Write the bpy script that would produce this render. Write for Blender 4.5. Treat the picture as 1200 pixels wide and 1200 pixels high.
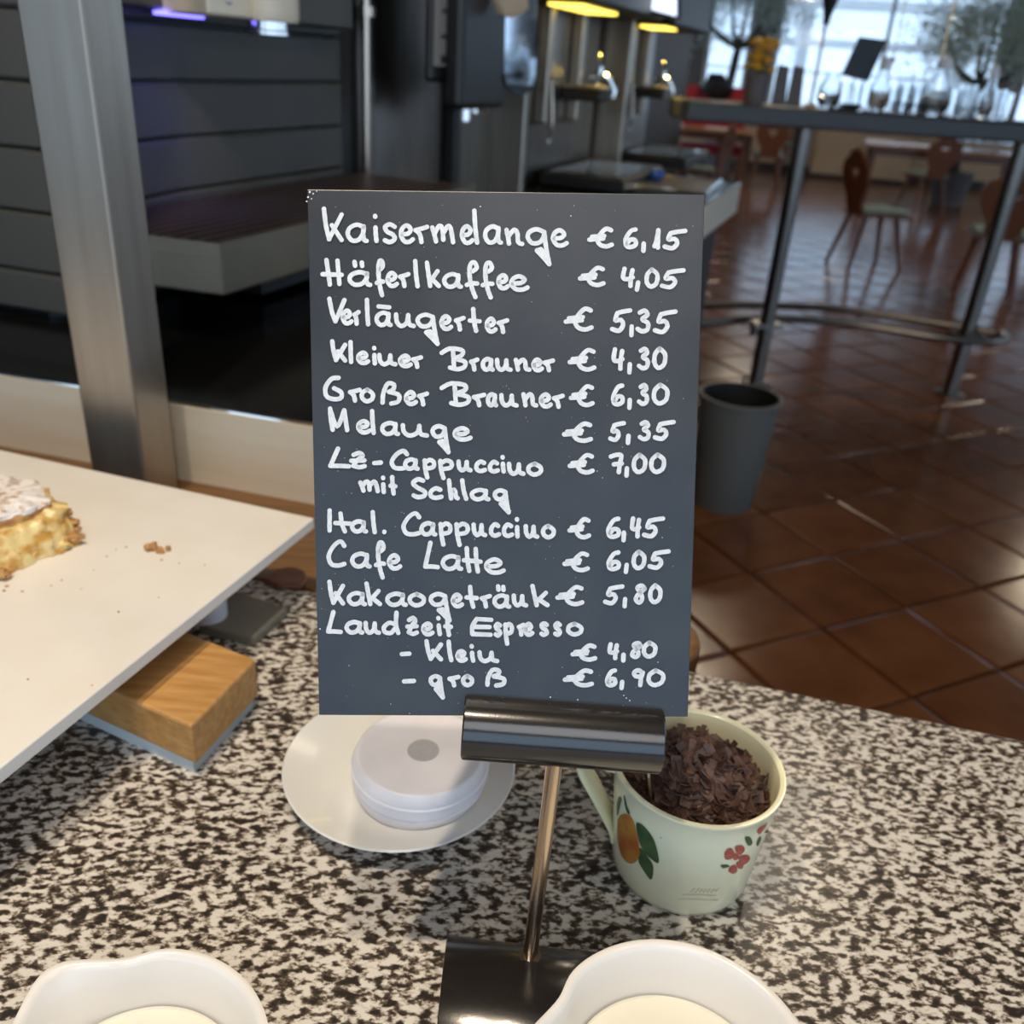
import bpy, bmesh, math, random
from mathutils import Vector as W, Matrix
random.seed(7)
sc = bpy.context.scene
for o in list(bpy.data.objects): bpy.data.objects.remove(o)
COL = sc.collection
# ---------------------------------------------------------------- camera, sky, lamps, exposure
F, HC, PITCH, ROLL = 1050.0, 1.40, .465613534, .0701260242
fw = W((0, math.cos(PITCH), -math.sin(PITCH))); rt = W((1, 0, 0)); up = rt.cross(fw)
c_, s_ = math.cos(ROLL), math.sin(ROLL)
CX = c_*rt + s_*up; CY = -s_*rt + c_*up; CAM = W((0, 0, HC))
cam = bpy.data.cameras.new('camera'); co = bpy.data.objects.new('camera', cam); COL.objects.link(co)
co.matrix_world = Matrix(((CX.x, CY.x, -fw.x, 0), (CX.y, CY.y, -fw.y, 0), (CX.z, CY.z, -fw.z, HC), (0, 0, 0, 1)))
cam.sensor_width = 36; cam.lens = F/1200*36; cam.clip_start = .02; cam.clip_end = 200
cam.dof.use_dof = True; cam.dof.focus_distance = .44; cam.dof.aperture_fstop = 9.0
sc.camera = co
sc.view_settings.view_transform = 'Standard'; sc.view_settings.look = 'None'
sc.view_settings.exposure = 0.6; sc.view_settings.gamma = 1; sc.view_settings.use_curve_mapping = False
wd = bpy.data.worlds.new('sky'); sc.world = wd; wd.use_nodes = True
bg = wd.node_tree.nodes['Background']; bg.inputs[0].default_value = (.38, .53, .72, 1); bg.inputs[1].default_value = 1.75
sc.cycles.max_bounces = 8; sc.cycles.use_denoising = True
def lamp(name, loc, size, power, col, aim=(0, 0, -1), sy=None):
    l = bpy.data.lights.new(name, 'AREA'); l.energy = power; l.color = col; l.size = size
    if sy: l.shape = 'RECTANGLE'; l.size_y = sy
    else: l.shape = 'DISK'
    o = bpy.data.objects.new(name, l); COL.objects.link(o); o.location = loc
    o.rotation_euler = W(aim).to_track_quat('-Z', 'Y').to_euler(); return o
WARM = (1, .84, .64)
lamp('counter_lamp', (-.42, .18, 2.6), .04, 10, WARM); lamp('counter_lamp', (-.12, .18, 2.6), .04, 6.5, WARM)                      # ceiling spots over the counter
lamp('counter_lamp', (.85, -.1, 2.6), .10, 2.4, WARM)
lamp('front_fill', (.2, -1.3, 2.7), 1.2, 7, (.93, .95, 1), (0, .55, -1))  # added soft fill from behind the camera, brightens mug, board and pitcher fronts
lamp('machine_lamp', (.9, 2.2, 2.75), .25, 4, (1, .86, .68))
lamp('hall_lamp', (1.5, 6.0, 2.9), .5, 14, (1, .82, .6))
lamp('hall_lamp', (5.5, 8.0, 2.9), .5, 18, (1, .82, .6))
lamp('hall_lamp', (3.0, 12.0, 2.9), .5, 18, (1, .82, .6))

# ---------------------------------------------------------------- where a sight line meets a level or an upright plane
def ray(x, y): return CX*((x-600)/F) + CY*((600-y)/F) + fw
def Zp(x, y, z):
    d = ray(x, y); return CAM + d*((z-HC)/d.z)
def Vp(x, y, P, n):
    d = ray(x, y); return CAM + d*(n.dot(P-CAM)/n.dot(d))
# ---------------------------------------------------------------- materials
def mat(name, col, rough=.5, metal=0, col2=None, scale=8, bump=0, coat=0, emit=None, es=0, stretch=None, spec=None, trans=0, alpha=None, detail=4, lo=.35, hi=.65, bscale=None):
    m = bpy.data.materials.new(name); m.use_nodes = True; nt = m.node_tree; N = nt.nodes; L = nt.links
    b = N['Principled BSDF']; b.inputs['Base Color'].default_value = (*col, 1)
    b.inputs['Roughness'].default_value = rough; b.inputs['Metallic'].default_value = metal
    b.inputs['Coat Weight'].default_value = coat; b.inputs['Transmission Weight'].default_value = trans
    if spec is not None: b.inputs['Specular IOR Level'].default_value = spec
    if emit: b.inputs['Emission Color'].default_value = (*emit, 1); b.inputs['Emission Strength'].default_value = es
    tc = N.new('ShaderNodeTexCoord'); mp = N.new('ShaderNodeMapping'); L.new(tc.outputs['Object'], mp.inputs[0])
    if stretch: mp.inputs['Scale'].default_value = stretch
    nz = N.new('ShaderNodeTexNoise'); nz.inputs['Scale'].default_value = scale; nz.inputs['Detail'].default_value = detail
    L.new(mp.outputs[0], nz.inputs['Vector'])
    c2 = col2 or tuple(min(1, v*1.12) for v in col)
    r = N.new('ShaderNodeValToRGB'); r.color_ramp.elements[0].position = lo; r.color_ramp.elements[1].position = hi
    r.color_ramp.elements[0].color = (*col, 1); r.color_ramp.elements[1].color = (*c2, 1)
    L.new(nz.outputs[0], r.inputs[0]); L.new(r.outputs[0], b.inputs['Base Color'])
    if bump:
        bp = N.new('ShaderNodeBump'); bp.inputs['Strength'].default_value = bump; bp.inputs['Distance'].default_value = .002
        if bscale:
            n2 = N.new('ShaderNodeTexNoise'); n2.inputs['Scale'].default_value = bscale; L.new(mp.outputs[0], n2.inputs['Vector']); L.new(n2.outputs[0], bp.inputs['Height'])
        else: L.new(nz.outputs[0], bp.inputs['Height'])
        L.new(bp.outputs[0], b.inputs['Normal'])
    return m
def granite():
    m = bpy.data.materials.new('speckled_granite'); m.use_nodes = True; nt = m.node_tree; N = nt.nodes; L = nt.links; b = N['Principled BSDF']
    tc = N.new('ShaderNodeTexCoord'); mp = N.new('ShaderNodeMapping'); L.new(tc.outputs['Object'], mp.inputs[0])
    mp.inputs['Rotation'].default_value = (0, 0, math.radians(-35)); mp.inputs['Scale'].default_value = (.72, 1.2, 1)
    n1 = N.new('ShaderNodeTexNoise'); n1.inputs['Scale'].default_value = 165; n1.inputs['Detail'].default_value = 3.5; n1.inputs['Roughness'].default_value = .6; n1.inputs['Distortion'].default_value = .12
    L.new(mp.outputs[0], n1.inputs['Vector'])
    r = N.new('ShaderNodeValToRGB'); e = r.color_ramp.elements
    e[0].position = .40; e[0].color = (.026, .021, .018, 1); e[1].position = .60; e[1].color = (.66, .63, .58, 1)
    for p, c in ((.47, (.075, .058, .046)), (.505, (.21, .17, .135)), (.54, (.50, .46, .41))):
        q = e.new(p); q.color = (*c, 1)
    n2 = N.new('ShaderNodeTexNoise'); n2.inputs['Scale'].default_value = 30; n2.inputs['Detail'].default_value = 2; L.new(mp.outputs[0], n2.inputs['Vector'])
    ma = N.new('ShaderNodeMath'); ma.operation = 'MULTIPLY_ADD'; ma.inputs[1].default_value = .14; ma.inputs[2].default_value = -.055
    L.new(n2.outputs[0], ma.inputs[0]); ad = N.new('ShaderNodeMath'); L.new(n1.outputs[0], ad.inputs[0]); L.new(ma.outputs[0], ad.inputs[1])
    L.new(ad.outputs[0], r.inputs[0]); L.new(r.outputs[0], b.inputs['Base Color'])
    b.inputs['Roughness'].default_value = .28; return m
def tilemat():
    m = bpy.data.materials.new('terracotta_tile'); m.use_nodes = True; nt = m.node_tree; N = nt.nodes; L = nt.links; b = N['Principled BSDF']
    tc = N.new('ShaderNodeTexCoord'); oi = N.new('ShaderNodeObjectInfo')
    n1 = N.new('ShaderNodeTexNoise'); n1.inputs['Scale'].default_value = 6; n1.inputs['Detail'].default_value = 4
    va = N.new('ShaderNodeVectorMath'); L.new(tc.outputs['Object'], va.inputs[0]); L.new(oi.outputs['Location'], va.inputs[1]); L.new(va.outputs[0], n1.inputs['Vector'])
    r = N.new('ShaderNodeValToRGB'); e = r.color_ramp.elements
    e[0].position = .3; e[0].color = (.115, .040, .014, 1); e[1].position = .7; e[1].color = (.19, .072, .026, 1)
    mx = N.new('ShaderNodeMath'); mx.operation = 'MULTIPLY_ADD'; mx.inputs[1].default_value = .22; L.new(oi.outputs['Random'], mx.inputs[0])
    sb = N.new('ShaderNodeMath'); sb.operation = 'SUBTRACT'; sb.inputs[1].default_value = .11; L.new(n1.outputs[0], sb.inputs[0]); L.new(sb.outputs[0], mx.inputs[2])
    L.new(mx.outputs[0], r.inputs[0]); L.new(r.outputs[0], b.inputs['Base Color'])
    b.inputs['Roughness'].default_value = .19; b.inputs['Specular IOR Level'].default_value = .5
    n2 = N.new('ShaderNodeTexNoise'); n2.inputs['Scale'].default_value = 9; L.new(va.outputs[0], n2.inputs['Vector'])
    bp = N.new('ShaderNodeBump'); bp.inputs['Strength'].default_value = .15; bp.inputs['Distance'].default_value = .003; L.new(n2.outputs[0], bp.inputs['Height']); L.new(bp.outputs[0], b.inputs['Normal'])
    return m
M = dict(
 granite=granite(), tile=tilemat(),
 grout=mat('dark_grout', (.035, .022, .015), .8, scale=40),
 board=mat('slate_board', (.020, .023, .028), .34, col2=(.030, .032, .037), scale=30, spec=.55, bump=.03),
 chalk=mat('white_marker', (.72, .75, .77), .6, col2=(.60, .63, .66), scale=400),
 black=mat('black_lacquer_metal', (.010, .009, .009), .17, .0, col2=(.018, .015, .013), scale=900, bump=.02, spec=.9),
 steelwarm=mat('polished_stem_steel', (.50, .40, .31), .22, 1, scale=60, stretch=(1, 1, .05)),
 steel=mat('brushed_steel', (.34, .29, .235), .34, .95, col2=(.42, .37, .31), scale=40, stretch=(1, 1, .06), bump=.05),
 steelh=mat('brushed_steel_front', (.80, .70, .53), .40, .35, col2=(.84, .76, .61), scale=60, stretch=(.05, .05, 1)),
 dsteel=mat('dark_dispenser_steel', (.17, .155, .14), .34, 1, col2=(.24, .22, .20), scale=20, stretch=(1, 1, .1)),
 wet=mat('wet_tray_steel', (.30, .28, .24), .13, 1), chrome=mat('chrome', (.75, .73, .70), .10, 1),
 porc=mat('white_porcelain', (.76, .74, .71), .25, coat=.3, spec=.5, scale=4),
 saucer=mat('white_saucer_glaze', (.70, .70, .67), .18, coat=.4, scale=4),
 tub=mat('white_plastic', (.78, .77, .82), .4, scale=20),
 mark=mat('grey_print', (.42, .42, .44), .5, scale=300),
 milk=mat('milk', (.74, .72, .62), .3, scale=5),
 mug=mat('cream_enamel', (.83, .80, .56), .25, coat=.4, scale=3),
 mugin=mat('cream_inside', (.80, .72, .46), .3, coat=.3, scale=3),
 choc=mat('chocolate', (.05, .023, .016), .5, col2=(.16, .085, .062), scale=90),
 pear=mat('pear_print', (.55, .27, .035), .4, col2=(.45, .11, .02), scale=55),
 leaf=mat('leaf_print', (.03, .07, .03), .4, col2=(.08, .14, .05), scale=60),
 flower=mat('red_flower_print', (.42, .05, .04), .4, col2=(.50, .14, .10), scale=300),
 ink=mat('grey_ink', (.30, .30, .24), .5, scale=50),
 slab=mat('white_composite_slab', (.76, .72, .66), .42, col2=(.79, .76, .71), scale=18, bump=.05, bscale=60),
 wood=mat('oiled_wood_block', (.42, .21, .060), .42, col2=(.56, .31, .11), scale=22, stretch=(1, 8, 8), bump=.06),
 ledge=mat('warm_wood_ledge', (.13, .060, .018), .4, col2=(.19, .092, .03), scale=12, stretch=(.6, 10, 10)),
 pad=mat('pale_pad', (.50, .55, .55), .5),
 plaque=mat('olive_grey_plastic', (.16, .15, .12), .4),
 blackglass=mat('black_stone_top', (.006, .006, .006), .16, spec=.4),
 mgrey=mat('dark_grey_housing', (.062, .062, .056), .45, col2=(.070, .070, .064), scale=5),
 blackp=mat('black_plastic', (.008, .008, .008), .4),
 tray=mat('tray_metal', (.17, .16, .125), .36, .5, scale=10),
 slat=mat('tray_slats', (.16, .11, .09), .35, .8),
 blue=mat('blue_light_strip', (.1, .1, .5), emit=(.16, .14, 1), es=2.5),
 gold=mat('gold_light_strip', (.6, .45, .1), emit=(1, .72, .10), es=2),
 screen=mat('lit_screen', (.8, .85, .9), emit=(.75, .85, 1), es=.9),
 label=mat('grey_label', (.22, .21, .20), .5),
 cloth=mat('beige_cloth', (.45, .36, .26), .9),
 bin=mat('grey_bin_plastic', (.12, .125, .12), .45, scale=4),
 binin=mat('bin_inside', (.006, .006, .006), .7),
 rail=mat('dull_rail_steel', (.20, .18, .16), .30, 1, scale=30),
 shelf=mat('dark_shelf', (.055, .052, .052), .4, scale=10),
 chair=mat('red_brown_wood', (.12, .040, .018), .35, col2=(.19, .07, .032), scale=14, stretch=(4, 4, 1)),
 seatg=mat('green_cushion', (.22, .30, .24), .7), twood=mat('table_wood', (.34, .17, .08), .3, scale=8),
 white=mat('white_linen', (.80, .80, .82), .5), cream=mat('cream_panel', (.52, .36, .22), .6, scale=2),
 wallm=mat('window_frame_brown', (.13, .10, .08), .5), plaster=mat('plaster', (.55, .48, .40), .8, scale=3),
 dark=mat('dark_wall', (.03, .027, .025), .6), ceil=mat('ceiling_board', (.42, .36, .29), .8, scale=2),
 glass=mat('clear_glass', (.95, .98, 1), .03, trans=1), pane=mat('window_glass', (1, 1, 1), .0, trans=1),
 bark=mat('olive_bark', (.05, .045, .035), .8), olive=mat('olive_leaves', (.22, .26, .20), .6, col2=(.38, .42, .38), scale=20),
 outw=mat('white_render_outside', (.86, .87, .88), .8, scale=2), outg=mat('pale_terrace', (.6, .62, .62), .8, scale=2),
 yellow=mat('yellow_petals', (.75, .38, .02), .6), red=mat('red_fabric', (.35, .015, .02), .7), grey=mat('warm_grey_card', (.14, .12, .12), .7), brass=mat('thin_brass', (.60, .38, .14), .3, 1),
 sugar=mat('icing_sugar', (.80, .76, .74), .8, col2=(.42, .26, .16), scale=130, lo=.50, hi=.66, detail=6, bump=.8),
 crust=mat('baked_crust', (.34, .15, .045), .7, col2=(.52, .30, .11), scale=120, bump=.9),
 apple=mat('apple_filling', (.50, .26, .045), .35, col2=(.74, .58, .26), scale=75, bump=.7, coat=.3, lo=.40, hi=.58), dapple=mat('amber_apple_filling', (.50, .23, .02), .3, col2=(.66, .36, .05), scale=60, bump=.4, coat=.4),
)
nt = M['olive'].node_tree; out = nt.nodes['Material Output']; tl = nt.nodes.new('ShaderNodeBsdfTranslucent'); tl.inputs[0].default_value = (.78, .84, .74, 1)   # thin leaves let light through
mx = nt.nodes.new('ShaderNodeMixShader'); mx.inputs[0].default_value = .72; nt.links.new(nt.nodes['Principled BSDF'].outputs[0], mx.inputs[1]); nt.links.new(tl.outputs[0], mx.inputs[2]); nt.links.new(mx.outputs[0], out.inputs[0])
for k in ('pane',):                                              # thin clear pane
    nt = M[k].node_tree; out = nt.nodes['Material Output']; t = nt.nodes.new('ShaderNodeBsdfTransparent'); g = nt.nodes.new('ShaderNodeBsdfGlossy'); g.inputs['Roughness'].default_value = .02
    mx = nt.nodes.new('ShaderNodeMixShader'); mx.inputs[0].default_value = .06; nt.links.new(t.outputs[0], mx.inputs[1]); nt.links.new(g.outputs[0], mx.inputs[2]); nt.links.new(mx.outputs[0], out.inputs[0])
# ---------------------------------------------------------------- mesh helpers: a geometry is (verts, faces) in world space
def tag(o, label=None, cat=None, group=None, kind=None):
    if label: o['label'] = label
    if cat: o['category'] = cat
    if group: o['group'] = group
    if kind: o['kind'] = kind
    return o
def empty(name, loc, label=None, cat=None, group=None):
    o = bpy.data.objects.new(name, None); COL.objects.link(o); o.location = loc; o.empty_display_size = .02
    return tag(o, label, cat, group)
def join(*gs):
    V, Fc = [], []
    for v, f in gs:
        n = len(V); V += [W(p) for p in v]; Fc += [tuple(i+n for i in q) for q in f]
    return V, Fc
def wpos(o):
    p = W(o.location)
    while o.parent: o = o.parent; p += o.location
    return p
def ob(name, geo, m, parent=None, smooth=False, bevel=0, seg=2, sharp=35, base=False):
    V, Fc = geo
    lo = W([min(p[k] for p in V) for k in range(3)]); hi = W([max(p[k] for p in V) for k in range(3)])
    org = (lo+hi)/2
    if base or not parent: org.z = lo.z
    me = bpy.data.meshes.new(name); me.from_pydata([W(p)-org for p in V], [], Fc); me.validate()
    bm = bmesh.new(); bm.from_mesh(me); bmesh.ops.recalc_face_normals(bm, faces=bm.faces)
    if bevel:
        es = [e for e in bm.edges if len(e.link_faces) == 2 and e.calc_face_angle(0) > math.radians(sharp)]
        try: bmesh.ops.bevel(bm, geom=es, offset=bevel, segments=seg, profile=.5, affect='EDGES')
        except Exception: pass
    if smooth:
        for f in bm.faces: f.smooth = True
        for e in bm.edges:
            if len(e.link_faces) == 2 and e.calc_face_angle(0) > math.radians(sharp): e.smooth = False
    bm.to_mesh(me); bm.free(); me.materials.append(M[m] if isinstance(m, str) else m)
    o = bpy.data.objects.new(name, me); COL.objects.link(o)
    if parent: o.parent = parent; o.location = org - wpos(parent)
    else: o.location = org
    return o
AX = (W((1, 0, 0)), W((0, 1, 0)), W((0, 0, 1)))
def box(c, s, ax=AX):
    c = W(c); V = [c + ax[0]*(i*s[0]/2) + ax[1]*(j*s[1]/2) + ax[2]*(k*s[2]/2) for i in (-1, 1) for j in (-1, 1) for k in (-1, 1)]
    return V, [(0, 1, 3, 2), (4, 6, 7, 5), (0, 4, 5, 1), (2, 3, 7, 6), (0, 2, 6, 4), (1, 5, 7, 3)]
def prism(poly, off):
    n = len(poly); off = W(off); V = [W(p) for p in poly] + [W(p)+off for p in poly]
    return V, [tuple(range(n))[::-1], tuple(range(n, 2*n))] + [(i, (i+1) % n, (i+1) % n+n, i+n) for i in range(n)]
def rotz(p, a): return W((p[0]*math.cos(a)-p[1]*math.sin(a), p[0]*math.sin(a)+p[1]*math.cos(a), p[2]))
def catmull(P, n=6, closed=False):
    P = [W(p) for p in P]
    if len(P) < 3 and not closed: return P
    out = []; m = len(P); rng = range(m if closed else m-1)
    for i in rng:
        a, b, c, d = (P[(i-1) % m], P[i], P[(i+1) % m], P[(i+2) % m]) if closed else (P[max(i-1, 0)], P[i], P[i+1], P[min(i+2, m-1)])
        for k in range(n):
            t = k/n; out.append(.5*((2*b)+(c-a)*t+(2*a-5*b+4*c-d)*t*t+(3*b-a-3*c+d)*t**3))
    if not closed: out.append(P[-1])
    return out
def tube(P, r, n=12, closed=False):
    P = [W(p) for p in P]; rs = r if isinstance(r, (list, tuple)) else [r]*len(P); V, Fc = [], []; prev = None
    for i, p in enumerate(P):
        a = P[(i-1) % len(P)] if (i or closed) else p; b = P[(i+1) % len(P)] if (i < len(P)-1 or closed) else p
        t = (b-a).normalized(); u = prev or (t.orthogonal().normalized()); u = (u - t*u.dot(t)).normalized(); prev = u; w = t.cross(u)
        V += [p + (u*math.cos(2*math.pi*k/n) + w*math.sin(2*math.pi*k/n))*rs[i] for k in range(n)]
    L = len(P)
    for i in range(L if closed else L-1):
        j = (i+1) % L
        Fc += [(i*n+k, i*n+(k+1) % n, j*n+(k+1) % n, j*n+k) for k in range(n)]
    if not closed: Fc += [tuple(range(n))[::-1], tuple((L-1)*n+k for k in range(n))]
    return V, Fc
def lathe(prof, c, n=64, rf=None, cap=True, ax=None):
    """prof: (radius, height, spout weight) rings; rf(theta) scales the radius by the weight"""
    c = W(c); V, Fc = [], []
    for q in prof:
        r, z = q[0], q[1]; w = q[2] if len(q) > 2 else 0
        for k in range(n):
            a = 2*math.pi*k/n; f = 1 + (rf(a)*w if rf else 0); dz = (q[3]*max(0, rf(a)) if len(q) > 3 else 0)
            V.append(c + W((r*f*math.cos(a), r*f*math.sin(a), z+dz)))
    for i in range(len(prof)-1):
        Fc += [(i*n+k, i*n+(k+1) % n, (i+1)*n+(k+1) % n, (i+1)*n+k) for k in range(n)]
    if cap: Fc += [tuple(range(n))[::-1], tuple((len(prof)-1)*n+k for k in range(n))]
    return V, Fc
def lump(c, s, seed, amp=.25, sub=2, fr=1.6):
    from mathutils import noise
    bm = bmesh.new(); bmesh.ops.create_icosphere(bm, subdivisions=sub, radius=1)
    V = [W((v.co.x*s[0], v.co.y*s[1], v.co.z*s[2]))*(1+amp*noise.noise(v.co*fr+W((seed*3.1, seed*1.7, seed)))*2) + W(c) for v in bm.verts]
    Fc = [tuple(v.index for v in f.verts) for f in bm.faces]; bm.free(); return V, Fc
def struct(o, nm=None):
    o['kind'] = 'structure'; return o

# ---------------------------------------------------------------- directions of the place
ZC = .92
X = W((.972, -.234, 0)).normalized(); NX = W((-.234, -.972, 0)).normalized()       # along the guest counter / out of it towards us
R = W((.33, .944, 0)).normalized(); N = W((R.y, -R.x, 0)); UP = W((0, 0, 1))        # along the row of machines / out of it
P0 = W((-.2, .945, 0))
def uv(u, v, z): return P0 + R*u + N*v + UP*z
FR = (R, N, UP)
def ubox(u0, u1, v0, v1, z0, z1): return box(uv((u0+u1)/2, (v0+v1)/2, (z0+z1)/2), (u1-u0, v1-v0, z1-z0), FR)

# ================================================================ SETTING
fl = struct(ob('floor', box((3, 7, -.06), (26, 30, .08)), 'grout'))
TS = .3316; ang = math.radians(-62.914); ox, oy = .7919*HC/1.45, 2.5673*HC/1.45
def inframe(p, mg=60):
    d = p-CAM; z = d.dot(fw)
    if z < .1: return False
    x = 600+F*d.dot(CX)/z; y = 600-F*d.dot(CY)/z
    return (790-mg < x < 1200+mg) and -mg < y < 1200
g = TS*.5-.006
tile_me = []
for k in range(5):
    V, Fc = box((0, 0, -.011), (2*g, 2*g, .022)); bm = bmesh.new(); me = bpy.data.meshes.new('tile')
    me.from_pydata(V, [], Fc); bm.from_mesh(me); bmesh.ops.recalc_face_normals(bm, faces=bm.faces)
    top = [e for e in bm.edges if all(v.co.z > -.001 for v in e.verts)]
    bmesh.ops.bevel(bm, geom=top, offset=.007, segments=2, profile=.6, affect='EDGES')
    for v in bm.verts: v.co.z += random.uniform(-.0003, .0003)*(v.co.z > -.01); v.co.x += random.uniform(-.0012, .0012); v.co.y += random.uniform(-.0012, .0012)
    for f in bm.faces: f.smooth = False
    bm.to_mesh(me); bm.free(); me.materials.append(M['tile']); tile_me.append(me)
cells = []
for i in range(-70, 71):
    for j in range(-40, 71):
        x = ox + TS*(math.cos(ang)*(i+.5)-math.sin(ang)*(j+.5)); y = oy + TS*(math.sin(ang)*(i+.5)+math.cos(ang)*(j+.5))
        if y > 1.4 and -3 < x < 13 and y < 17.5: cells.append(((W((x, y, 0))-CAM).length, x, y))
cells.sort(); vis = [c for c in cells if inframe(W((c[1], c[2], 0)), 40)][:298]; vs = set(vis); rest = [c for c in cells if c not in vs]
def tcoef(): return Matrix.Rotation(ang + random.choice((0, 1, 2, 3))*math.pi/2, 4, 'Z')
for d, x, y in vis:
    o = bpy.data.objects.new('tile', random.choice(tile_me)); COL.objects.link(o); o.parent = fl
    o.rotation_euler = (random.uniform(-.004, .004), random.uniform(-.004, .004), ang + random.choice((0, 1, 2, 3))*math.pi/2)
    o.location = W((x, y, 0)) - fl.location
allg = []
h = TS/2-.006
V, Fc = [], []
for d, x, y in rest:
    b = len(V); q = [rotz((sx*h*k, sy*h*k, zz), ang)+W((x, y, random.uniform(-.0007, .0007))) for zz, k in ((-.02, 1), (-.004, 1), (0, .965)) for sx, sy in ((-1, -1), (1, -1), (1, 1), (-1, 1))]
    V += q; Fc += [(b+8, b+9, b+10, b+11)] + [(b+l*4+k, b+l*4+(k+1) % 4, b+l*4+4+(k+1) % 4, b+l*4+4+k) for l in (0, 1) for k in range(4)]
ft = ob('far_tiles', (V, Fc), 'tile', fl); ft['kind'] = 'stuff'
struct(ob('ceiling', box((2, 7, 3.15), (17, 22.5, .1)), 'ceil'))
struct(ob('wall_left', ubox(-2.5, 12.0, -2.1, -2.0, 0, 3.1), 'dark'))
# window wall at the far end: sill wall, columns, transom, glazing
wc = W((5.4, 16.2, 0))
def wl(s, d, z): return wc + X*s - NX*d + UP*z
WFR = (X, NX, UP)
def wbox(s0, s1, d0, d1, z0, z1): return box(wl((s0+s1)/2, (d0+d1)/2, (z0+z1)/2), (s1-s0, d1-d0, z1-z0), WFR)
struct(ob('wall_back', wbox(-9, 8, 0, .3, 0, .82), 'cream'))
struct(ob('wall_back_lintel', wbox(-9, 8, 0, .3, 2.9, 3.1), 'ceil')).name = 'trim_1'
struct(ob('baseboard_back', wbox(-9, 8, -.02, 0, 0, .12), 'dark'))
cols = []
for k, (px, wpx) in enumerate(((812, 22), (893, 27), (1192, 30))):
    p = Vp(px, 60, wc, NX); s = (p-wc).dot(X); cols.append(s)
cols = [-9+.2, -6.2] + cols + [4.9, 7.8]
ws = cols
for k, s in enumerate(cols): struct(ob('trim_%d' % (k+2), wbox(s-.2, s+.2, -.05, .33, .82, 2.9), 'wallm', bevel=.01))
for k in range(len(cols)-1):
    a, b = cols[k]+.2, cols[k+1]-.2
    wo = empty('window_%d' % (k+1), wl((a+b)/2, .15, .82)); struct(wo)
    ob('window_frame', join(wbox(a, b, .1, .2, .82, .90), wbox(a, b, .1, .2, 2.82, 2.9), wbox(a, a+.06, .1, .2, .9, 2.82), wbox(b-.06, b, .1, .2, .9, 2.82)), 'outw', wo)
    if b-a > 2.2: ob('mullion', wbox((a+b)/2-.03, (a+b)/2+.03, .1, .2, .9, 2.82), 'outw', wo)
    ob('pane', wbox(a+.05, b-.05, .145, .15, .88, 2.84), 'pane', wo)
# side and rear walls of the hall (out of view; they close the room)
struct(ob('wall_right', box((10.9, 6.5, .41), (.2, 19, .82)), 'plaster')); struct(ob('trim_9', box((10.9, 6.5, 3.0), (.2, 19, .2)), 'plaster'))
for k in range(6):
    y_ = -2.8+k*3.7; struct(ob('trim_%d' % (10+k), box((10.9, y_, 1.86), (.24, .36, 2.08)), 'wallm', bevel=.01))
    if k < 5:
        wo = empty('window_%d' % (10+k), (10.9, y_+1.85, .82)); struct(wo)
        ob('window_frame', join(*[box((10.9, y_+1.85, z_), (.1, 3.34, .08)) for z_ in (.86, 2.86)]), 'outw', wo); ob('pane', box((10.9, y_+1.85, 1.86), (.005, 3.34, 1.96)), 'pane', wo)
# terrace outside
tg = struct(ob('terrace_ground', box(wl(1, 22, -.3), (60, 43, .1), WFR), 'outg'))
# white pergola outside the window
pg = empty('pergola', wl(-1, 5, -.25), 'white rendered beams and posts standing outside the far window', 'pergola')
for z, hh in ((2.05, .16), (2.75, .2), (1.55, .05)):
    ob('beam', wbox(-4.2, 5, 4.9, 5.1, z, z+hh), 'outw', pg, bevel=.01)
for s in (-4.2, -1.2, 1.9, 5): ob('post', wbox(s-.12, s+.12, 4.85, 5.15, -.25, 2.9), 'outw', pg, bevel=.01)

# ================================================================ HIGH STEEL SHELF (standing table)
p1 = Zp(885, 450, 0); p2 = Zp(1112, 462, 0)
dS = (p2-p1).normalized(); nS = W((dS.y, -dS.x, 0))
SZ = 1.295
st = empty('standing_table', p1, 'long dark standing table on steel posts with a curved foot rail', 'table')
s0 = -.56; s1 = 1.9
def sp(s, d, z): return W((p1.x, p1.y, 0)) + dS*s + nS*d + UP*z
SF = (dS, nS, UP)
def sbox(a, b, d0, d1, z0, z1): return box(sp((a+b)/2, (d0+d1)/2, (z0+z1)/2), (b-a, d1-d0, z1-z0), SF)
ob('table_top', sbox(s0, s1, -.36, .06, SZ-.085, SZ), 'shelf', st, bevel=.012)
for p in (p1, p2): ob('post', tube([p, p+UP*(SZ-.085)], .036, 20), 'rail', st, smooth=True); ob('floor_flange', lathe([(.075, 0), (.075, .008), (.04, .014)], p, 24), 'rail', st, smooth=True)
zr = .31
ob('foot_rail', tube(catmull([Zp(700, 400, zr), Zp(760, 387, zr), Zp(820, 380, zr), Zp(900, 373, zr), Zp(1000, 380, zr), Zp(1110, 397, zr), Zp(1165, 400, zr), Zp(1178, 394, zr), Zp(1150, 387, zr), Zp(1000, 364, zr), Zp(900, 358, zr), Zp(820, 358, zr), Zp(760, 362, zr), Zp(700, 372, zr)], 5, True), .021, 10, True), 'rail', st, smooth=True)
ob('bracket', join(tube([Zp(884, 374, zr)-UP*.01, Zp(886, 374, zr)-UP*.08], .02, 8), box(W((p1.x, p1.y, zr)), (.14, .10, .02), SF)), 'rail', st)
ob('bracket', box(W((p2.x, p2.y, zr)), (.14, .10, .02), SF), 'rail', st)
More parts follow.
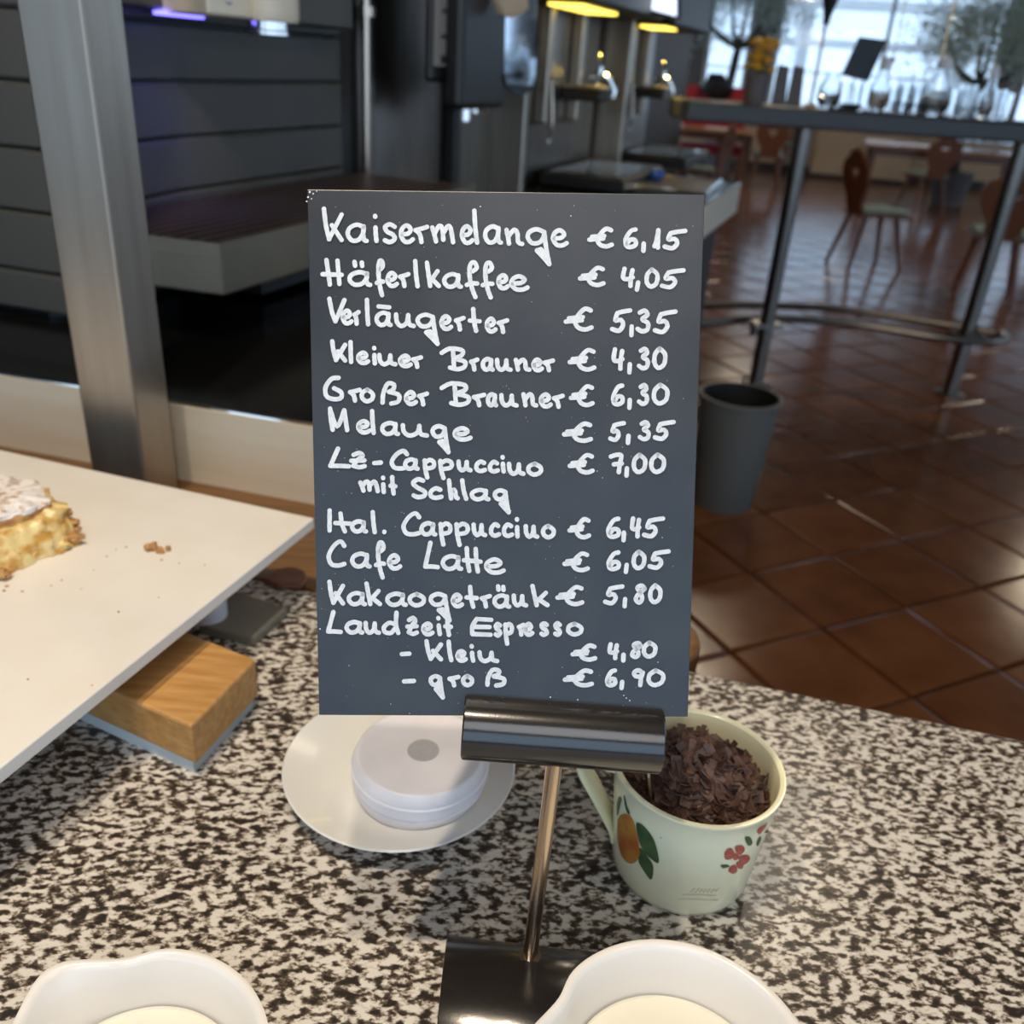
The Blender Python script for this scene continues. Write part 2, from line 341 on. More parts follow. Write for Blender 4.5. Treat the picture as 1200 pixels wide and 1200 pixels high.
# things on the table: px -> position on its top
def on(px, d=-.08):
    P = sp(0, d, SZ); q = Vp(px, 115, P, nS); return W((q.x, q.y, SZ))
def tumbler(p, r, h):
    return lathe([(r*.8, 0), (r, h*.5), (r, h), (r-.003, h), (r-.004, h*.5), (r*.75, .008)], p, 24)
ORD = ['leftmost', 'second', 'third', 'fourth', 'fifth', 'sixth', 'seventh', 'eighth', 'ninth', 'tenth', 'rightmost']
first = None
for i, (px, d, k) in enumerate([(988, -.07, 1), (1003, -.12, .85), (1013, -.05, 1.05), (1047, -.07, .9), (1060, -.08, 1), (1075, -.09, 1.05), (1120, -.18, 1), (1134, -.05, 1.2), (1144, -.16, 1.0), (1172, -.06, 1.1), (1181, -.12, 1)]):
    p = on(px, d)
    if first is None:
        first = empty('drinking_glass', p); ob('tumbler', tumbler(p, .026, .115), 'glass', first, smooth=True)
        cu = first
    else:
        cu = first.copy(); COL.objects.link(cu); cu.location = p
        c2 = first.children[0].copy(); COL.objects.link(c2); c2.parent = cu; cu.scale = (k, k, k)
    tag(cu, ('%s clear drinking glass%s in the row on the standing table' % (ORD[i], '' if i in (0, 10) else ' from the left')), 'glass', 'glasses on the standing table')
for px, d, r, h, lab in ((971, -.06, .052, .15, 'round clear glass vase beside the tilted black menu sign on standing table'), (1030, -.06, .045, .17, 'clear glass lantern with pale cap just right of the tilted black sign'), (1098, -.08, .062, .19, 'large clear glass lantern with pale cap, middle of the glass row'), (1158, -.08, .035, .17, 'slim clear glass lantern with pale cap in front of olive tree trunk')):
    p = on(px, d); v = empty('glass_vase' if px < 1000 else 'glass_lantern', p, lab, 'vase' if px < 1000 else 'lantern')
    ob('bowl', lathe([(r*.6, 0), (r, h*.25), (r*.95, h*.6), (r*.5, h*.9), (r*.5, h), (r*.47, h), (r*.47, h*.9), (r*.9, h*.6), (r*.94, h*.25), (r*.5, .01)], p, 28), 'glass', v, smooth=True)
    if px > 1000: ob('cap', lathe([(r*.55, h+.002), (r*.6, h+.02), (r*.45, h+.045), (r*.15, h+.055)], p, 24), 'white', v, smooth=True)
for i, px in enumerate((1052, 1067, 1082, 1127, 1143)):
    p = on(px, -.2); gr = empty('grass_tuft', p); tag(gr, ('%s dark grass tuft%s in small pot behind the glass row' % (ORD[i] if i < 4 else 'rightmost', '' if i in (0, 4) else ' from the left')), 'plant', 'grass tufts on the standing table')
    ob('pot', lathe([(.018, 0), (.024, .05), (.020, .05), (.015, .02)], p, 16), 'black', gr, smooth=True)
    gs = [tube([p+W((random.uniform(-.012, .012), random.uniform(-.012, .012), .03)), p+W((random.uniform(-.03, .03), random.uniform(-.03, .03), random.uniform(.10, .19)))], [.0022, .0006], 4) for _ in range(16)]
    tag(ob('grass_blades', join(*gs), 'leaf', gr), kind='stuff')
# small black menu sign tilted on the table
q = on(999, -.10); ms = empty('menu_sign', q, 'small black tilted menu sign on stand, between the glasses on standing table', 'sign')
Pm = sp(0, -.10, SZ); cs = [Vp(x, y, Pm, nS) for x, y in ((986, 88), (1017, 96), (1040, 47), (1007, 43))]
ob('sign_board', prism(cs, nS*-.006), 'blackp', ms)
ob('sign_base', tube([q-dS*.05+UP*.014, q+dS*.05+UP*.014], .014, 14), 'blackp', ms, smooth=True)
ob('sign_stem', tube([q+UP*.014, (cs[0]+cs[1])/2], .004, 8), 'steel', ms)
# tall thin holder with black flared cup
q = on(951, -.10); th = empty('tall_candle_holder', q, 'thin tan rod with flared black cup standing left of the round vase', 'candle holder')
ob('foot', lathe([(.03, 0), (.03, .01), (.008, .02)], q, 20), 'twood', th, smooth=True)
ob('rod', tube([q+UP*.01, q+UP*.34], .007, 10), 'twood', th, smooth=True)
ob('cup', lathe([(.012, .33), (.018, .37), (.032, .42), (.055, .55), (.062, .60), (.052, .60), (.028, .43)], q, 24), 'blackp', th, smooth=True)
q = on(1091, -.16); tag(ob('brass_rod', tube([q, q+UP*.62], .0035, 8), 'brass'), 'thin brass rod rising from the glass row before olive tree', 'rod')
q = on(1036, -.28); tag(ob('brass_rod', join(tube([q, q+UP*.55], .003, 8), lump(q+UP*.22, (.012, .012, .012), 3)), 'brass'), 'thin brass rod with a knob behind the tilted black sign', 'rod')
# grey folded cards, flower pot
q = on(922, -.10); cd = empty('menu_holder', q, 'two warm grey folded cards standing beside the yellow flowers', 'menu holder')
for s in (-.035, .035): ob('card', prism([q+dS*(s-.034), q+dS*(s+.034), q+dS*(s+.028)+UP*.16-nS*.02, q+dS*(s-.022)+UP*.165-nS*.02], nS*-.01), 'grey', cd)
q = on(884, -.12); fp = empty('flower_pot', q, 'grey pot of yellow orange flowers on the left of standing table', 'potted flower')
ob('pot', lathe([(.045, 0), (.058, .12), (.052, .12), (.04, .02)], q, 24), 'grey', fp, smooth=True)
ob('stem', join(*[tube([q+UP*.05, q+W((random.uniform(-.04, .04), random.uniform(-.03, .03), .22))], .003, 5) for _ in range(7)]), 'leaf', fp)
tag(ob('petals', join(*[lump(q+W((random.uniform(-.055, .055), random.uniform(-.05, .05), random.uniform(.14, .27))), (.02, .02, .012), i, .4, 1) for i in range(34)]), 'yellow', fp), kind='stuff')

# ================================================================ OLIVE TREES, CHAIRS, TABLES OF THE HALL
def tree(px, py, depth, label, sc_=1.0, crown=(0, 0, 0)):
    d = ray(px, py); b = CAM + d*(depth/d.y); base = W((b.x, b.y, 0)); t = empty('olive_tree', base, label, 'tree')
    ob('pot', lathe([(.2, 0), (.27, .42), (.25, .42), (.2, .36)], base, 28), 'grey', t, smooth=True)
    tr = base + UP*.35; K = 1.45*sc_
    f = tr+W((.03, 0, K-.35+.35)); br = [tube(catmull([tr, tr+W((-.04, 0, .5)), f], 4), [.075]*4+[.07]*4+[.06], 10)]
    tips = []
    for dx, dy, dz in ((-.55, .1, .45), (-.25, -.2, .85), (.1, .2, 1.0), (.45, 0, .75), (.6, -.1, .4), (-.75, 0, .75)):
        e = f+W((dx, dy, dz))*sc_; tips.append(e); mm = f+W((dx*.6, dy*.5, dz*.35))*sc_
        br.append(tube(catmull([f, mm, e], 4), [.045, .042, .04, .035, .03, .026, .02, .014, .008], 7))
    ob('trunk', join(*br), 'bark', t, smooth=True)
    V, Fc = [], []
    for _ in range(6500):
        c = random.choice(tips)+W((random.gauss(0, .30), random.gauss(0, .30), random.gauss(.06, .26)))*sc_
        u = W((random.gauss(0, 1), random.gauss(0, 1), random.gauss(0, 1))).normalized(); v = u.orthogonal().normalized()
        l, w_ = .045, .011; b = len(V); V += [c-u*l, c+v*w_, c+u*l, c-v*w_]; Fc.append((b, b+1, b+2, b+3))
    lf = ob('foliage', (V, Fc), 'olive', t); lf['kind'] = 'stuff'
tree(1140, 120, 13.2, 'grey green olive tree rising right of the glass lanterns', .78)
tree(862, 60, 15.9, 'grey green olive tree behind the yellow flowers, before window', 1.0)

BACK = None
def chair(px, py, rot, label, zoom=1.0, cushion='seatg', pos=None):
    p = pos or Zp(px, py, 0); p = W((p.x, p.y, 0)); t = empty('dining_chair', p, label, 'chair')
    T = lambda q: rotz((q[0], q[1], q[2]), rot) + p
    def pr(poly, off): v, f = prism(poly, off); return [T(a) for a in v], f
    ob('seat', pr([(-.19, -.2, .43), (.19, -.2, .43), (.23, .22, .43), (-.23, .22, .43)], (0, 0, .025)), 'chair', t, bevel=.006)
    ob('cushion', pr([(-.17, -.18, .456), (.17, -.18, .456), (.2, .2, .456), (-.2, .2, .456)], (0, 0, .035)), cushion, t, bevel=.014)
    for sx, sy in ((-1, -1), (1, -1), (-1, 1), (1, 1)): ob('leg', tube([T((sx*.13, sy*.14, .43)), T((sx*.20, sy*.235, 0))], [.023, .017], 10), 'chair', t, smooth=True)
    half = [(.10, 0), (.13, .05), (.12, .10), (.17, .16), (.21, .24), (.22, .33), (.18, .40), (.12, .42), (.09, .47), (.0, .49)]
    out = half + [(-x, z) for x, z in half[::-1][1:]]
    cu = bpy.data.curves.new('backrest', 'CURVE'); cu.dimensions = '2D'; cu.fill_mode = 'BOTH'; cu.extrude = .012
    heart = [(0, .25), (.03, .285), (.055, .31), (.05, .345), (.022, .352), (0, .33), (-.022, .352), (-.05, .345), (-.055, .31), (-.03, .285)]
    for poly in (out, heart):
        s = cu.splines.new('POLY'); s.points.add(len(poly)-1); s.use_cyclic_u = True
        for i, (a, b) in enumerate(poly): s.points[i].co = (a, b, 0, 1)
    global BACK
    if BACK is None:
        tmp = bpy.data.objects.new('tmp', cu); COL.objects.link(tmp); bpy.context.view_layer.update()
        BACK = bpy.data.meshes.new_from_object(tmp.evaluated_get(bpy.context.evaluated_depsgraph_get())); bpy.data.objects.remove(tmp); BACK.materials.clear(); BACK.materials.append(M['chair'])
    o = bpy.data.objects.new('backrest', BACK); COL.objects.link(o); o.parent = t
    o.location = rotz((0, -.19, .455), rot); o.rotation_euler = (math.radians(90+10), 0, rot)
def table(p, rot, sx, sy, label, h=.75):
    p = W((p.x, p.y, 0)); t = empty('dining_table', p, label, 'table'); T = lambda q: rotz(q, rot)+p
    def bx(c, s): v, f = box(c, s); return [T(a) for a in v], f
    ob('table_top', bx((0, 0, h-.018), (sx, sy, .036)), 'twood', t, bevel=.006)
    ob('apron', bx((0, 0, h-.085), (sx-.2, sy-.2, .09)), 'chair', t)
    for a in (-1, 1):
        for b in (-1, 1): ob('leg', bx((a*(sx/2-.1), b*(sy/2-.1), (h-.04)/2), (.06, .06, h-.04)), 'chair', t, bevel=.006)
    return T
def runner(T, x, y, sx, sy, label, h=.752):
    v, f = box((x, y, h+.006), (sx, sy, .012)); tag(ob('place_mat', ([T(a) for a in v], f), 'white', bevel=.004), label, 'place mat')
pA = Zp(835, 150, .76); TA = table(W((pA.x-.1, pA.y+.3, 0)), -.3, 1.5, .9, 'wooden dining table with white mats, left below the standing table')
runner(TA, -.45, -.25, .45, .3, 'white place mat on the left dining table, nearer edge'); runner(TA, .25, -.15, .35, .3, 'white place mat on the left dining table, right part')
chair(893, 222, math.radians(-10), 'red-brown wooden chair seen from behind at the left dining table')
chair(925, 205, math.radians(170), 'wooden chair partly behind the left post of standing table')
chair(815, 250, math.radians(60), 'dark wooden chair at the far left edge of the hall, beside machines')
chair(1010, 312, math.radians(-80), 'wooden chair with pale green cushion standing side-on on reflective floor')
pB = Zp(1090, 172, .76); TB = table(W((pB.x+.25, pB.y+.2, 0)), -.25, 1.9, .9, 'wooden dining table with white mats, between the two posts')
runner(TB, -.75, .15, .35, .45, 'white place mat on middle dining table, far left corner'); runner(TB, -.35, -.2, .42, .35, 'white place mat on middle dining table, nearer edge')
chair(1075, 250, math.radians(10), 'dark wooden chair pushed under the middle dining table')
chair(1150, 345, math.radians(-22), 'large red-brown wooden chair seen from behind beside right post')
chair(1225, 290, math.radians(-60), 'wooden chair cut by the right picture edge behind right post')
pD = Zp(1190, 185, .76)
# glassware clusters on the middle table
gfirst = None
for i in range(16):
    v = TB((.02+.11*(i % 8)+random.uniform(-.015, .015), (-.25, .12)[i//8]+random.uniform(-.06, .06), .754))
    if gfirst is None: gfirst = ob('wine_glass', lathe([(.03, 0), (.03, .003), (.004, .008), (.004, .07), (.028, .10), (.033, .14), (.028, .19), (.026, .19), (.031, .14), (.026, .102), (.002, .078)], v, 20), 'glass', smooth=True); o = gfirst
    else: o = gfirst.copy(); COL.objects.link(o); o.location = v
    tag(o, 'small clear wine glass among the others on the middle dining table', 'glass', 'wine glasses on the middle dining table')
# dark seated-height bench with red back beyond, cream cupboard
q = Zp(842, 175, 0); bb = CAM + ray(848, 90)*(14.0/ray(848, 90).y)
be = empty('bench', (bb.x, bb.y, 0), 'red upholstered bench with dark back seen above standing table, left', 'bench')
ob('seat', box((bb.x, bb.y, .45), (1.0, .45, .12)), 'red', be, bevel=.03); ob('backrest', box((bb.x, bb.y+.25, .95), (.9, .08, .62)), 'red', be, bevel=.03)
ob('bolster', lump((bb.x-.05, bb.y+.12, 1.25), (.24, .14, .17), 5, .3), 'blackp', be, smooth=True)
for a in (-1, 1): ob('leg', box((bb.x+a*.42, bb.y, .2), (.06, .4, .4)), 'chair', be)
cq = Zp(1003, 212, 0); cb = empty('cupboard', cq, 'cream wooden cupboard with two doors against window wall', 'cupboard')
cf = W((cq.x, cq.y, 0))
ob('body', box(cf-NX*.2+UP*.42, (1.5, .4, .84), WFR), 'cream', cb, bevel=.01)
for s in (-.37, .37):
    d = ob('door', box(cf+X*s+NX*.01+UP*.44, (.70, .025, .74), WFR), 'cream', cb, bevel=.006)
    ob('knob', lump(cf+X*(s*.2)+NX*.035+UP*.5, (.02, .02, .02), 1, 0, 2), 'chair', d, smooth=True)
ob('plinth', box(cf-NX*.19+UP*.03, (1.52, .4, .06), WFR), 'dark', cb)

# ================================================================ WASTE BIN
bc = Zp(845, 588, 0); bn = empty('waste_bin', bc, 'round grey plastic waste bin standing on the tiles beside the chalkboard', 'bin')
ob('body', lathe([(.105, 0), (.108, .004), (.138, .40), (.143, .405), (.143, .415), (.134, .415), (.131, .40), (.102, .012)], bc, 48), 'bin', bn, smooth=True)
ob('liner', lathe([(.101, .013), (.1305, .40), (.132, .414), (.128, .414), (.099, .02)], bc, 48), 'binin', bn, smooth=True)

# ================================================================ BACK COUNTER (steel front, black top, wood ledge)
gb = W((-.192, .75, ZC)); ge = W((.44, .597, ZC))
def gx(s, d, z=ZC): return W((gb.x, gb.y, 0)) + X*s - NX*d + UP*z      # s along the granite's far edge from px 365, d beyond it
ct = empty('granite_counter', gx(0, -.4, 0), 'speckled black and white granite counter top in the foreground', 'counter')
ob('worktop', prism([gx(-1.6, 0), gx(1.3, 0), gx(1.3, -1.0), gx(-1.6, -1.0)], (0, 0, -.035)), 'granite', ct, bevel=.003)
ob('base_cabinet', prism([gx(-1.58, -.04, .885), gx(1.28, -.04, .885), gx(1.28, -.96, .885), gx(-1.58, -.96, .885)], (0, 0, -.875)), 'dark', ct)
led = [gx(-1.6, .006, .915), gx(.33, .006, .915)]
cc = gx(.33, .055, .915)
for k in range(1, 12):
    a = math.pi*k/12; led.append(cc + NX*(.049*math.cos(a)) + X*(.049*math.sin(a)))
led += [gx(.33, .104, .915), gx(.10, .19, .915), gx(-1.6, .19, .915)]
ld = tag(ob('wooden_ledge', prism(led, (0, 0, -.04)), 'ledge', bevel=.006), 'warm brown wooden ledge with rounded end behind the granite counter', 'ledge')
ld2 = tag(ob('ledge_support', prism([gx(-1.55, .03, .875), gx(.05, .03, .875), gx(.05, .18, .875), gx(-1.55, .18, .875)], (0, 0, -.87)), 'dark'), 'dark panel below the wooden ledge', 'panel')
ZT = 1.013
bk = empty('machine_counter', uv(1, -.5, 0), 'black topped steel counter that carries the row of drink machines', 'counter')
Xl = P0 - X*1.6
top = [P0+UP*(ZT-.004), uv(3.15, 0, ZT-.004), uv(3.15, -1.5, ZT-.004), uv(-.1, -1.7, ZT-.004), W((Xl.x, Xl.y, ZT-.004))]
ob('black_top', prism(top, (0, 0, -.03)), 'blackglass', bk)
ob('steel_front', prism([Xl+UP*.9, P0+UP*.9, P0+UP*ZT, Xl+UP*ZT], NX*.005), 'steelh', bk)
ob('steel_front', prism([P0+UP*.9, uv(3.15, 0, .9), uv(3.15, 0, ZT), P0+UP*ZT], N*.005), 'steelh', bk)
ob('steel_edge', join(tube([Xl+UP*ZT, P0+UP*ZT, uv(3.15, 0, ZT)], .0045, 8)), 'chrome', bk, smooth=True)
ob('cabinet', prism([uv(-.02, -.09, .9)-X*0, uv(3.1, -.06, .9), uv(3.1, -1.45, .9), uv(-.1, -1.6, .9), Xl+W((0, 0, .9))-NX*.06], (0, 0, -.89)), 'dark', bk)
e1, e2 = Zp(826, 228, ZT+.01), Zp(844, 212, ZT+.01)
rr = empty('steel_sink_tray', e1, 'steel rimmed tray at the far end of the machine counter, behind board corner', 'tray')
ww = -N*.40
ob('rim', join(tube([e1, e2, e2+ww, e1+ww], .009, 8, True)), 'chrome', rr)
ob('basin', prism([e1, e2, e2+ww, e1+ww], (0, 0, -.05)), 'dsteel', rr)
bp_ = (e1+e2)/2 - N*.22; bl = lump(bp_+UP*.025, (.03, .03, .025), 2, .1)
tag(ob('blue_knob', bl, mat('blue_enamel', (.02, .08, .35), .2), smooth=True), 'small blue object lying on the steel rimmed tray', 'cup')
# steel post standing on the ledge
a, b = Zp(110, 590, .915), Zp(172, 603, .915); wv = (b-a).length
pc = a + (b-a)/2 + R*.03
pst = empty('steel_post', pc, 'tall square brushed steel post standing behind the white slab', 'post')
FP = ((b-a).normalized(), R, UP)
ob('square_tube', box(W((pc.x, pc.y, .915+.75)), (wv, .052, 1.5), FP), 'steel', pst, bevel=.003)
ob('foot_plate', box(W((pc.x, pc.y, .9165)), (wv+.01, .06, .003), FP), 'steel', pst)

# ================================================================ DRINK MACHINES
m1 = empty('drink_machine', uv(.6, -.8, ZT), 'dark grey panelled drink machine with blue light and slatted tray, nearest', 'machine')
path = [(.156, -.80), (.165, -.68), (.172, -.56), (.18, -.455), (.20, -.45), (.235, -.50), (.30, -.55), (.38, -.583), (.47, -.598), (.56, -.60), (1.02, -.60), (1.03, -.605), (1.03, -.9)]
zb = [1.02, 1.08, 1.165, 1.25, 1.335, 1.42, 1.51, 1.60, 1.70]
for i in range(len(zb)-1):
    z0, z1 = zb[i]+.0015, zb[i+1]-.0015
    V, Fc = [], []; n = len(path)
    for dz, ins in ((z0, .004), (z0+.004, 0), (z1-.004, 0), (z1, .004)):
        for k, (u, v) in enumerate(path):
            if k in (0,): V.append(uv(u+ins, v, dz))
            elif k <= 3: V.append(uv(u+ins, v, dz))
            else: V.append(uv(u+ins*.3, v-ins, dz))
    for r_ in range(3): Fc += [(r_*n+k, r_*n+k+1, (r_+1)*n+k+1, (r_+1)*n+k) for k in range(n-1)]
    b = len(V); V += [uv(.3, -.9, z0), uv(.3, -.9, z1)]
    Fc += [tuple(range(n)) + (b,), tuple(range(3*n, 4*n)) + (b+1,)]
    ob('housing_panel', (V, Fc), 'mgrey', m1)
ob('inner_body', prism([uv(.19, -.95, 1.0), uv(.19, -.62, 1.0), uv(.24, -.56, 1.0), uv(.4, -.61, 1.0), uv(1.0, -.62, 1.0), uv(1.0, -.95, 1.0)], (0, 0, .72)), 'blackp', m1)
ob('foot', ubox(.25, .33, -.75, -.67, ZT-.005, 1.02), 'blackp', m1); ob('foot', ubox(.85, .93, -.75, -.67, ZT-.005, 1.02), 'blackp', m1)
# head over the niche
ob('head_panel', prism([uv(.24, -.50, 1.436), uv(.34, -.53, 1.436), uv(.5, -.555, 1.436), uv(1.0, -.555, 1.436), uv(1.0, -.61, 1.436), uv(.24, -.61, 1.436)], (0, 0, .3)), 'mgrey', m1, bevel=.004)
pu = P0 - N*.52
qa, qb = Vp(186, 32, pu, N), Vp(250, 37, pu, N); 
def toUV(P): d = P-P0; return d.dot(R), d.dot(N), P.z
ua, ub = toUV(qa)[0], toUV(qb)[0]
ob('blue_light', ubox(ua+.03, ub, -.553, -.535, 1.428, 1.434), 'blue', m1)
bl_ = bpy.data.lights.new('blue_glow', 'AREA'); bl_.energy = .10; bl_.spread = 1.4; bl_.color = (.25, .22, 1); bl_.shape = 'RECTANGLE'; bl_.size = ub-ua; bl_.size_y = .03
blo = bpy.data.objects.new('blue_glow', bl_); COL.objects.link(blo); blo.location = uv((ua+ub)/2, -.53, 1.422); blo.rotation_euler = (0, 0, math.atan2(R.y, R.x))
# spout
pv = P0 - N*.45; tip = Vp(326, 44, pv, N); ut, vt, zt = toUV(tip); l0 = toUV(Vp(252, 20, pv, N))[0]; l1 = toUV(Vp(362, 25, pv, N))[0]
sb = ob('spout_block', join(ubox(l0, ut-.03, -.56, -.46, zt+.022, zt+.16)), 'steelh', m1, bevel=.004)
ob('screw', lump(uv(l0+.045, -.458, zt+.045), (.006, .003, .006), 1, 0, 2), 'chrome', sb, smooth=True)
sp_ = ob('spout', join(lathe([(.050, .022), (.052, .03), (.052, .17)], uv(ut, -.47, zt), 40)), 'steelh', m1, smooth=True)
ob('spout_tip', lathe([(.020, .004), (.030, 0), (.034, .003), (.034, .008), (.032, .010), (.032, .03)], uv(ut, -.47, zt), 36), 'chrome', sp_, smooth=True)
# tray
zt0, zt1 = 1.085, 1.155
c = uv(.195, -.30, 0); lft = c - X*.17
tr = [c, uv(1.08, -.30, 0), uv(1.08, -.598, 0), uv(.50, -.602, 0), uv(.36, -.59, 0), lft]
tr = [W((p.x, p.y, zt0)) for p in tr]
tb = ob('drip_tray', prism(tr, (0, 0, zt1-zt0-.018)), 'tray', m1, bevel=.003)
rim = [W((p.x, p.y, zt1-.004)) for p in tr]
tri = [rim[5]+R*.006, rim[0]+R*.006-N*.006, rim[1]-N*.006]
for a_, b_ in ((0, 1), (1, 2)): ob('tray_lip', prism([rim[(5, 0)[a_]]-UP*.016, rim[(0, 1)[a_]]-UP*.016, tri[b_]-UP*.016, tri[a_]-UP*.016], (0, 0, .020)), 'tray', tb)
for k in range(11):
    v = -.322-k*.0250; u0 = .215+.10*(-.3-v)*.0 + (-.3-v)*.10*-1 + .0
    ob('slat', ubox(.205-(-.30-v)*.10+.01 if v > -.54 else .33, 1.07, v-.007, v+.007, zt1-.020, zt1-.002), 'slat', tb)
ob('tray_bracket', ubox(.45, .9, -.6, -.42, 1.02, zt0), 'blackp', m1)
# black gap and rod
mg = tag(ob('black_housing_panel', ubox(1.035, 1.11, -.95, -.62, ZT-.003, 1.9), 'blackp'), 'tall black panel between the grey machine and the thin steel rod', 'panel')
pr_ = empty('steel_rod', uv(1.131, -.6, ZT), 'thin upright polished steel rod right of the grey drink machine', 'rod')
ob('rod', tube([uv(1.131, -.60, ZT-.003), uv(1.131, -.60, 1.9)], .011, 16), 'steelwarm', pr_, smooth=True)
ob('collar', tube([uv(1.131, -.60, 1.465), uv(1.131, -.60, 1.485)], .022, 16), 'steelwarm', pr_, smooth=True)
# machine 2: coffee urn with black tap housing
m2 = empty('coffee_dispenser', uv(1.5, -.8, ZT), 'steel coffee dispenser with black head and grey label strip', 'machine')
ob('steel_body', prism(catmull([uv(1.16, -.95, ZT), uv(1.16, -.66, ZT), uv(1.20, -.61, ZT), uv(1.35, -.60, ZT), uv(1.50, -.60, ZT), uv(1.56, -.64, ZT), uv(1.57, -.95, ZT)], 3), (0, 0, .9)), 'dsteel', m2, smooth=True, sharp=50)
def vq(px, v, y=100): return toUV(Vp(px, y, P0+N*v, N))
lu0, lu1 = vq(505, -.47)[0], vq(525, -.47)[0]
ob('label_strip', ubox(lu0+.003, lu1-.003, -.468, -.463, vq(515, -.47, 78)[2], 1.75), 'label', m2, bevel=.002)
for k in range(3): ob('label_mark', ubox((lu0+lu1)/2-.012, (lu0+lu1)/2+.012, -.4635, -.4625, 1.385+k*.05, 1.393+k*.05+(.008 if k == 0 else 0)), 'blackp', m2)
ob('label_holder', ubox(lu0, lu1+.004, -.49, -.468, 1.345, 1.9), 'blackp', m2, bevel=.01)
ob('black_column', ubox(vq(533, -.58)[0], vq(541, -.58)[0], -.95, -.58, ZT, 1.9), 'blackp', m2)
h0, h1 = vq(541, -.42)[0], vq(594, -.42)[0]
zh = vq(570, -.42, 128)[2]
ob('black_head', ubox(h0, h1, -.47, -.42, zh, 1.9), 'blackp', m2, bevel=.015)
ob('tap', join(tube([uv((h0+h1)/2, -.47, zh+.01), uv((h0+h1)/2, -.47, zh-.03)], .014, 12), ubox((h0+h1)/2+.02, (h0+h1)/2+.08, -.46, -.44, zh-.012, zh-.002)), 'chrome', m2)
ob('back_panel', ubox(vq(541, -.6)[0], vq(604, -.6)[0], -.9, -.6, ZT, 1.9), 'dsteel', m2)
cl = lump(uv(h1-.13, -.40, vq(586, -.42, 4)[2]+.035), (.05, .02, .05), 9, .5, 3)
tag(ob('folded_cloth', cl, 'cloth', smooth=True), 'beige crumpled cloth hanging on the black coffee dispenser head', 'cloth')
# mirror-bright rounded glass tank facing us + machines 3 and 4
ZG = (vq(662, -.47, 4)[2] + vq(748, -.47, 30)[2])/2
print('ZG', ZG)
def dispenser(u0, u1, label, name):
    m = empty(name, uv((u0+u1)/2, -.8, ZT), label, 'machine'); L_ = u1-u0
    ob('back_panel', ubox(u0+.03, u1, -.95, -.62, ZT, 1.95), 'dsteel', m)
    ob('side_column', ubox(u0, u0+.035, -.95, -.50, ZT, 1.95), 'steel', m, bevel=.006)
    for k, f in enumerate((.36, .68)):
        uu = u0+L_*f
        ob('vertical_profile', ubox(uu, uu+.045, -.62, -.575, ZT+.2, 1.95), 'steel', m, bevel=.008)
    ob('head', ubox(u0+.1, u1-.05, -.62, -.36, ZG+.008, 1.95), 'blackp', m, bevel=.012)
    ob('gold_light', ubox(u0+.22, u1-.5, -.53, -.42, ZG, ZG+.008), 'gold', m)
    ob('notch_plate', ubox(u0+.14, u0+L_*.30, -.619, -.612, 1.33, 1.42), 'dsteel', m, bevel=.003)
    ob('notch_lip', ubox(u0+.13, u0+L_*.30, -.619, -.595, 1.318, 1.328), 'blackp', m)
    uu = u0+L_*.62
    vb = ob('valve_block', ubox(uu, uu+.11, -.62, -.47, 1.285, 1.325), 'blackp', m, bevel=.008)
    ob('valve_plate', ubox(uu-.005, uu+.115, -.62, -.465, 1.325, 1.338), 'steel', m, bevel=.003)
    ob('lever', tube(catmull([uv(uu+.03, -.50, 1.34), uv(uu+.03, -.49, 1.39), uv(uu+.035, -.50, 1.44)], 4), [.011]*8+[.006], 10), 'chrome', m, smooth=True)
    ob('nozzle', tube(catmull([uv(uu+.15, -.56, 1.36), uv(uu+.15, -.50, 1.37), uv(uu+.16, -.47, 1.33), uv(uu+.16, -.47, 1.30)], 4), .011, 10), 'chrome', m, smooth=True)
    ob('hose', tube(catmull([uv(u0+L_*.36, -.565, 1.35), uv(u0+L_*.36, -.55, 1.22), uv(u0+L_*.36, -.56, 1.16)], 4), [.006]*8+[.009], 8), 'steelwarm', m, smooth=True)
    ta, tb_ = u0+.50*L_-.10, u0+.50*L_+.48
    dt = ob('drip_tray', ubox(ta, tb_, -.60, -.29, ZT+.001, 1.055), 'blackp', m, bevel=.004)
    ob('tray_top', ubox(ta+.02, tb_-.012, -.58, -.31, 1.055, 1.062), 'wet', dt)
    for k in range(8): ob('slat', ubox(ta+.03, tb_-.02, -.57+k*.032, -.556+k*.032, 1.062, 1.0635), 'wet', dt)
    ob('tray_edge', ubox(tb_-.012, tb_, -.60, -.29, 1.055, 1.064), 'steel', dt)
    gl = bpy.data.lights.new('gold_glow', 'AREA'); gl.energy = .6; gl.spread = .9; gl.color = (1, .72, .15); gl.shape = 'RECTANGLE'; gl.size = .25; gl.size_y = .08
    g_ = bpy.data.objects.new('gold_glow', gl); COL.objects.link(g_); g_.location = uv((ta+tb_)/2+.0, -.46, ZG-.01); g_.rotation_euler = (0, 0, math.atan2(R.y, R.x))
    return m
u3 = vq(618, -.5)[0]
m3 = dispenser(u3, u3+1.12, 'steel drinks dispenser with gold light, next after coffee dispenser', 'drink_dispenser')
m4 = dispenser(u3+1.17, u3+2.1, 'farthest steel drinks dispenser with gold light, at the end of row', 'drink_dispenser')
# rounded mirror panel on the near cheek of the first dispenser
pm = uv(0, -.415, 0); oval = []
for x, y in ((594, -60), (592, 40), (591, 85), (594, 100), (602, 109), (611, 112), (620, 108), (627, 98), (629, 60), (631, -60)): oval.append(Vp(x, y, pm, N))
mp_ = tag(ob('mirror_panel', prism(oval, N*-.008), mat('mirror_panel', (.62, .68, .75), .05, 1)), 'mirror-bright panel with rounded end hanging beside the black dispenser head', 'panel')
